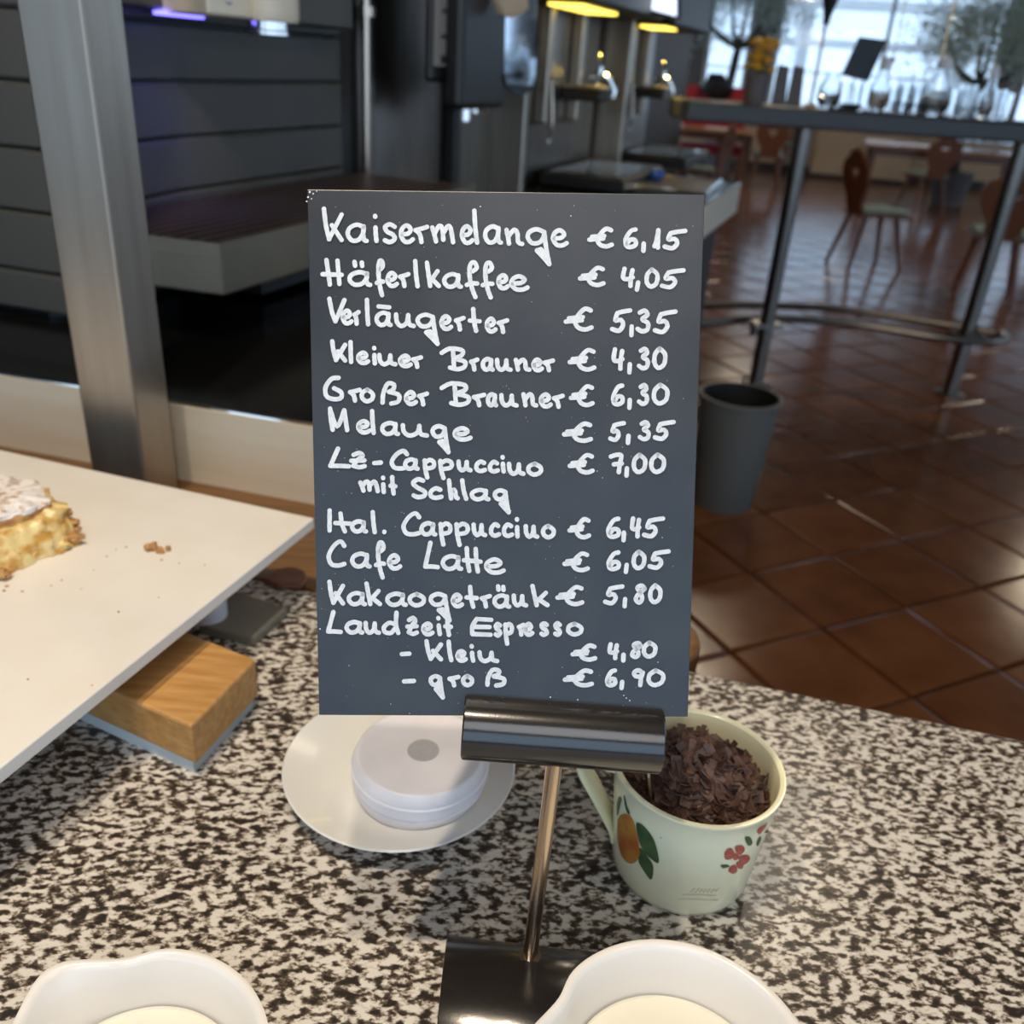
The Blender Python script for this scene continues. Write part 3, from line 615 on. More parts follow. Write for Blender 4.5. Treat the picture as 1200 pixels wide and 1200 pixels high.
# screens above the dispensers
for i, pts in enumerate((((700, -34), (793, -24), (793, 19), (722, 0)), ((792, -10), (821, -8), (820, 35), (789, 30)))):
    P = uv(u3+(.95 if i == 0 else 2.3), -.27, 0); nn = (N-R*.9).normalized(); qd = [Vp(x, y, P, nn) for x, y in pts]
    cen = sum(qd, W())/4; out = [cen+(p-cen)*1.16+nn*-.006 for p in qd]
    s = empty('lit_sign', cen, ('slim backlit white panel above the first gold lit dispenser', 'white backlit upright panel at the far end of the dispensers')[i], 'sign')
    ob('frame', prism(out, nn*-.05), 'blackp', s); ob('screen', prism(qd, nn*-.004), 'screen', s)

# ================================================================ SLAB, BLOCK, CAKE, PLAQUE
ZS = 1.005
sA, sB, sC = Zp(368, 607, ZS), Zp(0, 527, ZS), Zp(0, 900, ZS)
ex = (sB-sA).normalized(); ey = (sC-sA).normalized()
sl = empty('white_slab', sA+ex*.3+ey*.2-UP*(ZS-ZC), 'large white stone slab raised on feet, holding the piece of apple cake', 'slab')
ob('plate', prism([sA, sA+ex*.75, sA+ex*.75+ey*.48, sA+ey*.48], (0, 0, -.011)), 'slab', sl, bevel=.0012)
for f in (Zp(240, 740, ZC), Zp(240, 740, ZC)+ex*.5, Zp(240, 740, ZC)+ex*.5-R*.0+ey*.25-R*.0):
    ob('foot', lathe([(.012, 0), (.017, .006), (.018, .06), (.018, ZS-.011-ZC)], W((f.x-.0, f.y+.012, ZC)), 24), 'tub', sl, smooth=True)
# wooden block with pad: corners on its top
zbk = .968
bF, bRr, bL = Zp(224, 851, zbk), Zp(300, 772, zbk), Zp(105, 798, zbk)
bd = (bRr-bF); bw = (bL-bF).normalized()*.16
bk2 = empty('wooden_block', (bF+bd*.5+bw*.5)-UP*(zbk-ZC), 'honey coloured wooden block on pale pad, partly under the white slab', 'block')
ob('block', prism([bF, bRr, bRr+bw, bF+bw], (0, 0, -.036)), 'wood', bk2, bevel=.0025)
ins = [bF+bd*.03+bw*.03, bRr+bw*.03-bd*.03, bRr+bw*.9-bd*.03, bF+bw*.9+bd*.03]
ob('pad', prism([p-UP*.036 for p in ins], (0, 0, -(zbk-.036-ZC))), 'pad', bk2)
pq = [Zp(x, y, .930) for x, y in ((337, 712), (298, 747), (232, 733), (272, 690))]
tag(ob('flat_plaque', prism(pq, (0, 0, -.01)), 'plaque', bevel=.002), 'flat olive-grey square plaque lying on granite behind the wooden block', 'plaque')
pb = [Zp(x, y, .926) for x, y in ((306, 677), (322, 666), (345, 662), (357, 668), (361, 677), (352, 686), (325, 685))]
tag(ob('wooden_offcut', prism(pb, (0, 0, -.006)), 'chair', bevel=.002), 'small dark brown wooden piece with rounded end beside the ledge', 'offcut')
# cake
ck = empty('cake_piece', Zp(30, 640, ZS), 'piece of apple cake with icing sugar crust on the white slab', 'cake')
cA = Zp(95, 636, ZS)                              # near right corner at the slab
zk = ZS+.030
fT = [Zp(85, 598, zk), Zp(0, 622, zk)]
def qz(x, y, z): return Zp(x, y, z)
def slabgeo(bot, topp, nseg=10, amp=.003, seed=1):
    """rough block between a bottom ring and a top ring"""
    from mathutils import noise
    V, Fc = [], []; m = len(bot); rows = 7; per = []
    for i in range(m):
        for k in range(nseg): per.append((i, k/nseg))
    for r_ in range(rows):
        t = r_/(rows-1)
        for i, k in per:
            p = (bot[i].lerp(bot[(i+1) % m], k)).lerp(topp[i].lerp(topp[(i+1) % m], k), t)
            d = noise.noise(p*70+W((seed, 0, 0)))*amp + noise.noise(p*220+W((0, seed, 0)))*amp*.6
            cc_ = sum(bot, W())/m; o_ = (p-cc_); o_.z = 0; p = p + o_.normalized()*d + UP*(noise.noise(p*120)*amp*.5*(t > 0))
            V.append(p)
    n_ = len(per)
    for r_ in range(rows-1): Fc += [(r_*n_+k, r_*n_+(k+1) % n_, (r_+1)*n_+(k+1) % n_, (r_+1)*n_+k) for k in range(n_)]
    cen = len(V); V.append(sum(topp, W())/m+UP*.002); Fc += [((rows-1)*n_+k, (rows-1)*n_+(k+1) % n_, cen) for k in range(n_)]
    Fc.append(tuple(range(n_))[::-1]); return V, Fc
b0 = [Zp(92, 638, ZS+.0005), Zp(60, 652, ZS+.0005), Zp(-8, 682, ZS+.0005), Zp(-90, 640, ZS+.0005), Zp(-20, 590, ZS+.0005), Zp(60, 605, ZS+.0005)]
H1 = .031
t0 = [Zp(x, y, ZS+H1) for x, y in ((80, 594), (58, 607), (-8, 622), (-90, 585), (-20, 560), (55, 570))]
ob('sponge', slabgeo(b0, t0, 14, .006, 2), 'apple', ck, smooth=True, sharp=70)
bt = [Zp(x, y, ZS+H1+.001) for x, y in ((60, 594), (40, 606), (-8, 619), (-90, 583), (-20, 560), (45, 570))]
ob('crust', slabgeo([p-UP*.003 for p in bt], [p+UP*.003 for p in bt], 12, .003, 4), 'crust', ck, smooth=True, sharp=70)
bt2 = [p.lerp(sum(bt, W())/6, .04)+UP*.0032 for p in bt]
ob('icing_sugar', slabgeo(bt2, [p+UP*.0035 for p in bt2], 12, .004, 6), 'sugar', ck, smooth=True, sharp=80)
for i, (x, y, z, s, mt) in enumerate(((30, 648, .006, .009, 'dapple'), (14, 655, .006, .009, 'dapple'), (55, 615, .020, .011, 'apple'), (0, 640, .014, .009, 'crust'), (68, 618, .014, .009, 'apple'), (36, 620, .020, .009, 'apple'), (2, 672, .005, .007, 'crust'), (86, 630, .007, .007, 'crust'), (84, 612, .016, .006, 'crust'), (76, 600, .024, .006, 'crust'), (48, 640, .007, .007, 'dapple'), (10, 628, .020, .008, 'apple'), (70, 637, .006, .008, 'apple'), (90, 620, .011, .004, 'crust'), (40, 634, .010, .007, 'dapple'))):
    p = Zp(x, y, ZS+z); ob('apple_chunk' if mt != 'crust' else 'crust_chunk', lump(p, (s, s*.8, s*.62), i, .28, 3, 2.2), mt, ck, smooth=True)
cr = [(180, 641, .0045, .004), (188, 645, .004, .002), (174, 643, .0035, .003), (197, 643, .002, .002)]
tag(ob('crumb', join(*[lump(Zp(x, y, ZS+.0025), (s, s*.7, h_+.001), i, .4, 2) for i, (x, y, s, h_) in enumerate(cr)]), 'crust', smooth=True), 'large golden crumb lying on the slab right of the cake', 'crumb')
tiny = [lump(Zp(x, y, ZS+.0003), (s, s*.8, s*.5), i, .4, 1) for i, (x, y, s) in enumerate([(148, 641, .0012), (189, 656, .0014), (136, 644, .001), (210, 660, .0008), (8, 687, .002), (26, 693, .0015), (72, 680, .001), (110, 668, .0008), (139, 717, .0012), (33, 796, .001), (108, 803, .0008), (186, 700, .0008), (5, 692, .0015), (60, 686, .001), (240, 662, .0007), (95, 690, .0007), (125, 652, .0009)])]
tag(ob('small_crumbs', join(*tiny), 'crust'), 'tiny dark crumbs scattered over the white slab', 'crumbs', kind='stuff')

# ================================================================ SIGN HOLDER + CHALKBOARD
S0 = Zp(621, 1120, .942); nY = W((0, 1, 0))
bar = Vp(658, 853, S0, nY)
hd = empty('sign_holder', W((S0.x, S0.y, ZC)), 'black tubular sign holder with thin steel stem holding the price board', 'sign holder')
bl0, bl1 = Vp(543, 851, S0, nY), Vp(774, 868, S0, nY); bx_ = (bl1-bl0).normalized(); bcn = (bl0+bl1)/2; Lb = (bl1-bl0).length
ob('clamp_bar', join(tube([bcn-bx_*(Lb/2), bcn-bx_*(Lb/2-.0008), bcn+bx_*(Lb/2-.0008), bcn+bx_*(Lb/2)], [.0152, .016, .016, .0152], 48)), 'black', hd, smooth=True)
ob('stem', tube([W((S0.x, S0.y, .936)), W((bcn.x-.002, S0.y, bcn.z-.012))], .0042, 20), 'steelwarm', hd, smooth=True)
ob('stem_collar', tube([W((S0.x, S0.y, .9405)), W((S0.x, S0.y, .9425))], .0062, 20), 'steelwarm', hd, smooth=True)
e0, e1_ = Zp(521, 1120, .94), Zp(712, 1098, .938)
ay, az = .042, .0245; ycen = S0.y - .022; xs0, xs1 = e0.x+.0, e1_.x
sec = [(ay*math.cos(math.pi*k/24), az*math.sin(math.pi*k/24)) for k in range(25)]
tilt = .02
V = []; 
for xx in (xs0, xs1): V += [W((xx, ycen+a_-(xx-S0.x)*.05, ZC+.0005+b_)) for a_, b_ in sec]
n = 25; Fc = [tuple(range(n)), tuple(range(n, 2*n))] + [(k, (k+1) % n, (k+1) % n+n, k+n) for k in range(n)]
ob('base', (V, Fc), 'black', hd, smooth=True, bevel=.0006)
LEAN = math.radians(21); nB = W((0, math.cos(LEAN), -math.sin(LEAN)))            # board normal (pointing away from us)
B0 = bcn + W((0, 0, 0))
cor = [Vp(x, y, B0, nB) for x, y in ((360, 222), (826, 228), (806, 840), (374, 838))]
cb_ = empty('chalkboard', (cor[2]+cor[3])/2, 'black price board with white handwritten coffee prices, clamped in the holder', 'sign')
ob('board', prism(cor, nB*.0022), 'board', cb_, bevel=.0003)
Bl = B0 - nB*.0006
def bpx(x, y): return Vp(x, y, Bl, nB)
G = {
'a': [[(.85, .85), (.5, 1), (.12, .8), (.02, .4), (.25, .04), (.6, .1), (.82, .5), (.85, .85)], [(.85, .9), (.82, .4), (.88, .08), (1, .02)]],
'e': [[(.12, .46), (.6, .5), (.82, .75), (.5, 1), (.12, .8), (.02, .4), (.3, .03), (.7, 0), (1, .15)]],
'i': [[(.3, .85), (.45, .4), (.7, .03)], [(.15, 1.55), (.2, 1.5)]],
's': [[(.9, .9), (.5, 1.05), (.12, .88), (.3, .6), (.75, .42), (.9, .15), (.5, -.03), (.1, .08)]],
'r': [[(.05, .72), (.5, .8), (1, .92)], [(.1, .72), (.42, .45), (.55, 0)]],
'm': [[(.03, .9), (.13, .45), (.2, .05)], [(.13, .5), (.33, .98), (.48, .85), (.53, .15)], [(.53, .55), (.74, .98), (.87, .8), (.97, 0)]],
'n': [[(.05, .95), (.15, .4), (.2, .03)], [(.15, .5), (.5, .95), (.7, .75), (.76, .15), (1, .02)]],
'u': [[(.05, .95), (.1, .35), (.33, .03), (.62, .3), (.7, .9)], [(.7, .9), (.75, .2), (1, .03)]],
'l': [[(.15, 1.95), (.4, .9), (.85, 0)]],
'g': [[(.9, .85), (.5, 1.03), (.12, .85), (.02, .5), (.25, .12), (.65, .15), (.88, .5), (.92, .85)], [(.92, .85), (.98, .2), (1.08, -.6), (1.2, -1.3)], [(1.2, -1.3), (.88, -.85)], [(.88, -.85), (.52, -.38)], [(.52, -.38), (.75, -.30)], [(.75, -.3), (.95, -.62)]],
'h': [[(.1, 1.9), (.2, .9), (.32, 0)], [(.25, .35), (.55, .9), (.75, .7), (.8, .2), (1, .02)]],
'f': [[(.55, 1.25), (.9, 1.5), (.75, 1.9), (.42, 1.85), (.28, 1.35), (.35, .5), (.55, -.2), (.8, -.75)], [(.05, .2), (.45, .32), (.95, .3)]],
'k': [[(.05, 1.85), (.18, .9), (.3, .05)], [(.85, 1.2), (.35, .45)], [(.42, .6), (.95, .05)]],
'H': [[(.2, 1.9), (.3, .9), (.38, 0)], [(.78, 1.85), (.88, .05)], [(0, .8), (1, .75)]],
'K': [[(.04, 1.95), (.15, .9), (.32, .1)], [(.95, 1.6), (.3, .1)], [(.45, .95), (.95, .05)]],
'V': [[(.05, 1.9), (.22, .8), (.42, .1)], [(.95, 1.8), (.42, .1)]],
't': [[(.35, 1.7), (.45, .7), (.65, -.04)], [(0, .78), (1, .72)]],
'B': [[(.48, 1.6), (.5, .9), (.52, .2)], [(0, 1.5), (.35, 1.9), (.85, 1.75), (.85, 1.3), (.5, .98)], [(.5, .98), (.97, .7), (.95, .2), (.65, 0), (.35, .15)]],
'G': [[(.82, 1.85), (.4, 1.75), (.05, 1.05), (.1, .3), (.5, .03), (.95, .12), (.97, .6), (.55, .95)]],
'ß': [[(.08, 0), (.12, .8), (.35, 1.6), (.68, 1.55), (.66, 1.15), (.42, .92)], [(.42, .92), (.95, .65), (.92, .1), (.55, -.08)]],
'o': [[(.5, 1), (.1, .75), (.06, .3), (.45, 0), (.9, .2), (.95, .65), (.5, 1)]],
'M': [[(.08, 1.95), (.12, 1), (.22, .05)], [(.08, 1.9), (.45, .35), (.82, 1.8)], [(.82, 1.8), (.98, .02)]],
'L': [[(.42, 1.9), (.18, .8), (.02, .08)], [(.02, .08), (.5, .08), (.98, .03)]],
'z': [[(.18, 1.3), (.6, 1.5), (.85, 1.2), (.5, .8), (.15, .15)], [(.15, .15), (.6, .0), (1, .12)], [(.0, .68), (.98, .72)]],
'-': [[(0, .5), (1, .55)]],
'C': [[(.98, 1.5), (.75, 1.85), (.35, 1.5), (.05, .75), (.2, .12), (.6, 0), (.98, .12)]],
'c': [[(.9, .85), (.5, 1), (.1, .65), (.1, .2), (.5, 0), (1, .12)]],
'p': [[(.08, .95), (.15, 0), (.32, -.85)], [(.12, .7), (.55, 1), (.92, .75), (.85, .25), (.3, .1)]],
'S': [[(.75, 1.75), (.4, 1.9), (.08, 1.5), (.35, 1.05), (.85, .6), (.8, .15), (.4, .02), (.12, .2)]],
'I': [[(.5, 1.95), (.4, .9), (.45, 0)]],
'E': [[(.3, 1.5), (.1, .8), (.1, .08)], [(.1, .08), (.95, .02)], [(.3, 1.5), (.98, 1.42)], [(.15, .76), (.9, .74)]],
'd': [[(.78, .85), (.4, 1), (.05, .6), (.1, .15), (.5, .05), (.8, .5)], [(.88, 1.95), (.85, .8), (1, .05)]],
'.': [[(.4, .05), (.5, .08)]],
'€': [[(.97, .92), (.75, 1), (.52, .75), (.36, .4), (.48, .1), (.75, 0), (1, .1)], [(.0, .38), (.62, .44)], [(.12, .54), (.66, .6)]],
'6': [[(.9, 1), (.5, .9), (.1, .45), (.15, .08), (.5, 0), (.9, .12), (.88, .38), (.5, .42), (.22, .2)]],
'1': [[(.05, .08), (.4, .35), (.8, 1)], [(.8, 1), (.72, .5), (.7, 0)]],
'5': [[(.32, .85), (.2, .5), (.5, .52), (.62, .28), (.4, 0), (.03, .08)], [(.32, .85), (.6, .92), (1, .98)]],
'4': [[(.2, 1), (.08, .48), (.5, .4), (.92, .5)], [(.9, .92), (.75, .45), (.72, 0)]],
'0': [[(.5, 1), (.1, .7), (.06, .25), (.4, 0), (.88, .2), (.96, .7), (.5, 1)]],
'3': [[(.2, .9), (.6, 1), (.82, .8), (.4, .58), (.85, .4), (.82, .1), (.4, 0), (.02, .12)]],
'7': [[(.05, .9), (.5, 1), (.9, .96), (.8, .5), (.7, 0)], [(.3, .45), (.95, .5)]],
'8': [[(.85, .8), (.6, 1), (.2, .85), (.5, .55), (.62, .2), (.35, 0), (.06, .18), (.3, .5), (.85, .8)]],
'9': [[(.9, .82), (.5, 1), (.08, .85), (.25, .6), (.75, .62), (.92, .85)], [(.9, .8), (.75, .45), (.68, 0)]],
',': [[(.75, .22), (.4, -.2)]],
}
G['ä'] = G['a'] + [[(.25, 1.8), (.28, 1.5)], [(.6, 1.75), (.62, 1.48)]]
G['ā'] = G['a'] + [[(.15, 1.5), (.9, 1.42)]]
CROP = {'A': (350, 215, .20833), 'B': (590, 215, .20833), 'C': (360, 400, .2), 'D': (590, 400, .2), 'E': (360, 590, .21661), 'F': (590, 590, .21661)}
# each line: pieces of (crop, baseline left, baseline right, height, "glyph x0 x1 ...")
TXT = [
 ('A 335 348 118 K 125 260 a 262 395 i 415 455 s 465 560 e 562 655 r 640 735 m 735 885 e 905 990 l 972 1020 a 1035 1150', 'B 353 362 110 n 0 118 g 122 250 e 265 368', 'B 365 378 124 € 470 622 6 668 762 , 772 803 1 835 890 5 890 1035'),
 ('A 580 602 98 H 122 255 ä 272 415 f 425 490 e 487 565 r 555 630 l 640 685 k 705 805 a 805 925 f 930 1020 f 1020 1105 e 1110 1190', 'B 607 612 100 e 30 148', 'B 582 598 122 € 418 575 4 655 745 , 730 775 0 790 880 5 875 1025'),
 ('A 792 850 96 V 155 275 e 235 310 r 300 350 l 370 405 ā 425 530 u 530 660 g 655 775 e 790 870 r 870 940 t 950 1030 e 1045 1120 r 1110 1185', 'B 832 850 142 € 338 508 5 595 725 , 705 735 3 740 835 5 835 980'),
 ('C 125 165 86 K 130 240 l 240 272 e 285 370 i 378 412 u 405 530 e 530 620 r 605 680', 'C 175 183 90 B 775 940 r 945 1010 a 1015 1100 u 1095 1205', 'D 180 183 88 n 55 165 e 162 238 r 225 303', 'D 180 168 140 € 375 545 4 628 715 , 722 755 3 780 865 0 868 962'),
 ('C 350 385 95 G 90 215 r 235 320 o 305 400 ß 420 555 e 565 650 r 640 715', 'C 383 392 92 B 775 960 r 960 1050 a 1045 1120 u 1120 1240', 'D 388 398 96 n 100 205 e 205 290 r 280 360', 'D 388 376 136 € 382 535 6 625 715 , 722 755 3 780 860 0 865 975'),
 ('C 530 592 92 M 112 250 e 285 380 l 365 405 a 425 545 u 540 715 g 720 825 e 850 970', 'D 598 582 126 € 342 525 5 610 718 , 712 748 3 785 870 5 870 1010'),
 ('C 745 778 82 L 120 260 z 245 350 - 380 445 C 478 600 a 560 660 p 670 760 p 760 865 u 870 970 c 975 1055 c 1055 1130 i 1130 1168', 'D 790 795 90 u 15 130 o 130 235', 'D 782 778 128 € 375 535 7 612 710 , 705 738 0 748 845 0 850 955'),
 ('C 885 905 82 m 295 430 i 430 465 t 475 530', 'C 925 945 82 S 600 715 c 705 800 h 812 895 l 890 950 a 950 1075 g 1085 1180'),
 ('E 158 170 80 I 108 135 t 140 245 a 230 330 l 340 380 . 405 430', 'E 178 188 86 C 505 620 a 605 705 p 705 790 p 790 885 u 885 975 c 980 1050 c 1050 1120', 'F 192 196 86 i 60 90 u 105 195 o 200 285', 'F 196 188 122 € 345 475 6 550 640 , 635 665 4 680 750 5 745 875'),
 ('E 345 365 95 C 100 215 a 230 350 f 358 430 e 430 515', 'E 355 390 95 L 625 720 a 720 845 t 835 905 t 885 950 e 955 1075', 'F 375 357 114 € 318 468 6 552 640 , 645 682 0 690 775 5 775 905'),
 ('E 555 572 86 K 105 210 a 212 325 k 305 410 a 420 545 o 540 645 g 655 765 e 775 850 t 850 930 r 930 1000 ä 1000 1105', 'F 565 565 82 u 40 135 k 140 255', 'F 558 545 116 € 280 438 5 535 655 , 640 672 8 700 785 0 780 862'),
 ('E 708 722 82 L 100 195 a 200 310 u 300 400 d 400 505 z 530 605 e 615 690 i 695 735 t 735 790', 'E 722 725 82 E 870 1010 s 1005 1058', 'F 722 720 82 p -5 60 r 70 120 e 105 168 s 190 250 s 265 320 o 335 435'),
 ('E 852 868 76 - 500 565 K 630 740 l 750 795 e 800 870 i 875 915 u 915 1040', 'F 860 838 100 € 362 508 4 558 630 , 635 662 8 680 765 0 745 835'),
 ('E 1000 992 74 - 512 590 g 655 735 r 755 830 o 830 905 ß 955 1080', 'F 996 994 104 € 320 490 6 545 620 , 622 657 9 690 770 0 770 878'),
]
HWp = 2.65
def stroke(pts):
    """flat round-ended marker stroke as one strip; pts in picture units on the board face"""
    P = catmull([W((a_, b_, 0)) for a_, b_ in pts], 6); P = [p for i, p in enumerate(P) if i == 0 or (p-P[i-1]).length > 1e-3]
    V, Fc = [], []; n = len(P); L, Rr_ = [], []
    if n == 1: P.append(P[0]+W((.3, 0, 0))); n = 2
    for i, p in enumerate(P):
        d = (P[min(i+1, n-1)]-P[max(i-1, 0)]).normalized(); q = W((-d.y, d.x, 0))*HWp*(1+.05*math.sin(i*1.3+p.x)); L.append(len(V)); V += [(p.x+q.x, p.y+q.y), (p.x-q.x, p.y-q.y)]
    for i in range(n-1): Fc.append((2*i, 2*i+1, 2*i+3, 2*i+2))
    for e, p, d in ((0, P[0], (P[0]-P[1]).normalized()), (2*(n-1), P[-1], (P[-1]-P[-2]).normalized())):
        b = len(V); a0 = math.atan2(d.y, d.x); V += [(p.x+HWp*math.cos(a0+k), p.y+HWp*math.sin(a0+k)) for k in (1.1, .55, 0, -.55, -1.1)]
        s0_, s1_ = (e, e+1) if e else (e+1, e)
        Fc.append((s0_, b, b+1, b+2, b+3, b+4, s1_))
    return V, Fc
for ln in TXT:
    for sgs in (ln[:-1] if ln[-1][0] in 'ABCDEF' and '€' in ln[-1] else ln, [ln[-1]] if '€' in ln[-1] else []):
        V, Fc = [], []; lay = 0
        for sgm in sgs:
            tk = sgm.split(); cx, cy, k = CROP[tk[0]]; bA, bB, xh = map(float, tk[1:4]); gl = [(tk[i], float(tk[i+1]), float(tk[i+2])) for i in range(4, len(tk), 3)]
            xa, xb = gl[0][1], gl[-1][2]
            for ch, g0, g1 in gl:
                mid = ((g0+g1)/2-xa)/max(1, xb-xa); base = cy+(bA+(bB-bA)*mid)*k - HWp
                x0, x1 = cx+g0*k+HWp, cx+g1*k-HWp; hh = xh*k-2*HWp
                for st_ in G[ch]:
                    v, f = stroke([(x0+(x1-x0)*a_, base-hh*b_) for a_, b_ in st_]); nb = len(V); lay = (lay+1) % 5
                    V += [bpx(*q)-nB*(lay*.00003) for q in v]; Fc += [tuple(i+nb for i in q) for q in f]
        if V: tag(ob('handwritten_price' if '€' in sgs[0] else 'handwritten_name', (V, Fc), 'chalk', cb_), kind='stuff')
# scuffs at the top left corner and dust specks
V, Fc = [], []
for (x, y, r_) in [(363, 225, 1.4), (367, 227, 1), (361, 231, 1.2), (365, 233, .8), (359.5, 236, 1), (371, 224, .8), (563, 242, .8), (669, 253, .8), (545, 505, .7), (700, 552, .6), (706, 560, .6), (645, 817, .9), (677, 820, .9), (731, 815, .8), (734, 818, .8), (738, 821, .8), (771, 776, .7), (409, 780, .6), (458, 825, .6), (396, 552, .5), (412, 578, .5), (610, 820, .6), (776, 630, .6), (375, 737, .9), (480, 840-4, .6), (812, 265, .5)] + [(random.uniform(372, 805), random.uniform(240, 830), random.uniform(.2, .45)) for _ in range(150)]:
    b = len(V); V += [(x+r_*math.cos(t*math.pi/3), y+r_*math.sin(t*math.pi/3)) for t in range(6)]; Fc.append(tuple(range(b, b+6)))
tag(ob('dust_specks', ([bpx(a_, b_) for a_, b_ in V], Fc), 'chalk', cb_), kind='stuff')

# ================================================================ SAUCER WITH WHITE TUB
sc0 = Zp(469, 897, .935); sc0.z = ZC
rS = .084
pl = tag(ob('saucer', lathe([(.045, .001), (.047, .0), (.050, .004), (.066, .009), (rS-.001, .0175), (rS, .0185), (rS-.0012, .0195), (.066, .0125), (.052, .0075), (.03, .006), (.001, .006)], sc0, 96), 'saucer', smooth=True), 'white porcelain saucer on granite under the white round tub', 'saucer')
tc_ = Zp(493, 880, .958); tc_.z = ZC+.0063
rT = .0475
tu = empty('round_tub', tc_, 'white round plastic tub with grey spot on lid, standing on saucer', 'tub')
ob('body', lathe([(rT-.004, 0), (rT-.001, .003), (rT+.0005, .0115), (rT-.0005, .012), (rT-.0005, .0135), (rT+.0012, .014), (rT+.0018, .0225), (rT+.0008, .0235)], tc_, 96), 'tub', tu, smooth=True)
ld_ = ob('lid', lathe([(rT+.0008, .0236), (rT+.001, .025), (rT-.002, .0315), (rT-.0032, .0325), (rT-.0045, .0325), (.03, .0322), (.001, .0322)], tc_, 96), 'tub', tu, smooth=True, sharp=50)
sp0 = Zp(496, 879, ZC+.0063+.0326)
ob('grey_spot', lathe([(.0112, 0), (.011, .0003), (.001, .0003)], sp0, 40), 'mark', tu)

# ================================================================ MUG WITH CHOCOLATE SHAVINGS
mc = W((.130, .443, ZC)); RB, RT, HM = .0455, .0535, .088
prof = [(RB-.006, .002), (RB-.004, 0), (RB-.001, .0015), (RB+.0006, .006)] + [(RB+(RT-RB)*t, HM*t) for t in (.2, .4, .6, .8, .96)] + [(RT+.0014, HM-.0015), (RT+.0012, HM), (RT-.0012, HM+.0003), (RT-.0025, HM-.001)]
mu = empty('enamel_mug', mc, 'cream mug printed with pear and red flowers, filled with chocolate shavings', 'mug')
ob('body', lathe(prof, mc, 96, cap=True)[0:1] + (lathe(prof, mc, 96, cap=False)[1],), 'mug', mu, smooth=True, sharp=60)
ob('inside', lathe([(RT-.0023, HM-.001), (RT-.004, HM-.006), (RB-.001, .01), (RB-.006, .004), (.001, .004)], mc, 96, cap=False), 'mugin', mu, smooth=True)
ob('bottom', lathe([(.001, .003), (RB-.004, .003), (RB-.004, .0005), (.001, .0005)], mc, 48, cap=False), 'mug', mu)
ha = math.atan2(.010, -.06) ; hx = W((math.cos(math.radians(172)), math.sin(math.radians(172)), 0)); hy = W((-hx.y, hx.x, 0))
hp = catmull([mc+hx*(RT-.002)+UP*.079, mc+hx*(RT+.016)+UP*.082, mc+hx*(RT+.021)+UP*.074, mc+hx*(RT+.008)+UP*.050, mc+hx*(RB+.004)+UP*.028, mc+hx*(RB+.001)+UP*.018], 6)
V, Fc = [], []
for i, p in enumerate(hp):
    t = (hp[min(i+1, len(hp)-1)]-hp[max(i-1, 0)]).normalized(); nn = hy.cross(t)
    V += [p+hy*(.0125*math.cos(k*math.pi/6))+nn*(.0028*math.sin(k*math.pi/6)) for k in range(12)]
for i in range(len(hp)-1): Fc += [(i*12+k, i*12+(k+1) % 12, (i+1)*12+(k+1) % 12, (i+1)*12+k) for k in range(12)]
ob('handle', (V, Fc), 'mug', mu, smooth=True)
def onmug(x, y, off=.0006):
    d = ray(x, y); o = CAM-mc; k = (RT-RB)/HM; r0 = RB+off            # (ox+tdx)^2+(oy+tdy)^2=(r0+k(oz+t dz))^2
    a_ = d.x**2+d.y**2-(k*d.z)**2; b_ = 2*(o.x*d.x+o.y*d.y-k*d.z*(r0+k*o.z)); c__ = o.x**2+o.y**2-(r0+k*o.z)**2
    D = b_*b_-4*a_*c__
    if D < 0: D = 0
    return CAM+d*((-b_-math.sqrt(D))/(2*a_))
def decal(name, pts, m, off=.0006, n=4):
    P = catmull([W((a_, b_, 0)) for a_, b_ in pts], n, True); c = sum(P, W())/len(P); V = [onmug(c.x, c.y, off)]; Fc = []; m_ = len(P)
    for r_ in (.35, .7, 1):
        V += [onmug(c.x+(p.x-c.x)*r_, c.y+(p.y-c.y)*r_, off) for p in P]
    Fc += [(0, 1+k, 1+(k+1) % m_) for k in range(m_)]
    for l in (0, 1): Fc += [(1+l*m_+k, 1+l*m_+(k+1) % m_, 1+(l+1)*m_+(k+1) % m_, 1+(l+1)*m_+k) for k in range(m_)]
    return ob(name, (V, Fc), m, mu, smooth=True)
zq = lambda x, y: (690+x*.2, 840+y*.2)
decal('pear_print', [zq(*q) for q in ((205, 570), (240, 580), (270, 640), (290, 740), (300, 800), (275, 850), (235, 858), (195, 820), (172, 740), (165, 640), (175, 590))], 'pear')
decal('leaf_print', [zq(*q) for q in ((280, 620), (330, 650), (385, 730), (410, 855), (350, 820), (305, 760), (285, 690))], 'leaf', .0005)
decal('leaf_print', [zq(*q) for q in ((300, 770), (345, 820), (378, 880), (365, 955), (320, 900), (290, 840))], 'leaf', .0004)
decal('leaf_print', [zq(*q) for q in ((175, 470), (190, 480), (178, 540), (165, 580), (162, 520))], 'leaf', .0004)
decal('stalk_print', [zq(*q) for q in ((205, 460), (212, 470), (222, 520), (240, 560), (230, 570), (212, 530))], 'leaf', .0004)
for pp in (((800, 790), (830, 770), (850, 790), (840, 830), (800, 835)), ((860, 760), (900, 755), (915, 780), (890, 810), (865, 795)), ((840, 800), (875, 805), (880, 830), (850, 840)), ((885, 820), (930, 810), (945, 835), (915, 865), (885, 850)), ((870, 850), (905, 860), (900, 890), (870, 885)), ((830, 880), (860, 870), (870, 905), (845, 920), (820, 905)), ((990, 665), (1045, 625), (1030, 655), (1000, 690))):
    decal('flower_print', [zq(*q) for q in pp], 'flower', .0005)
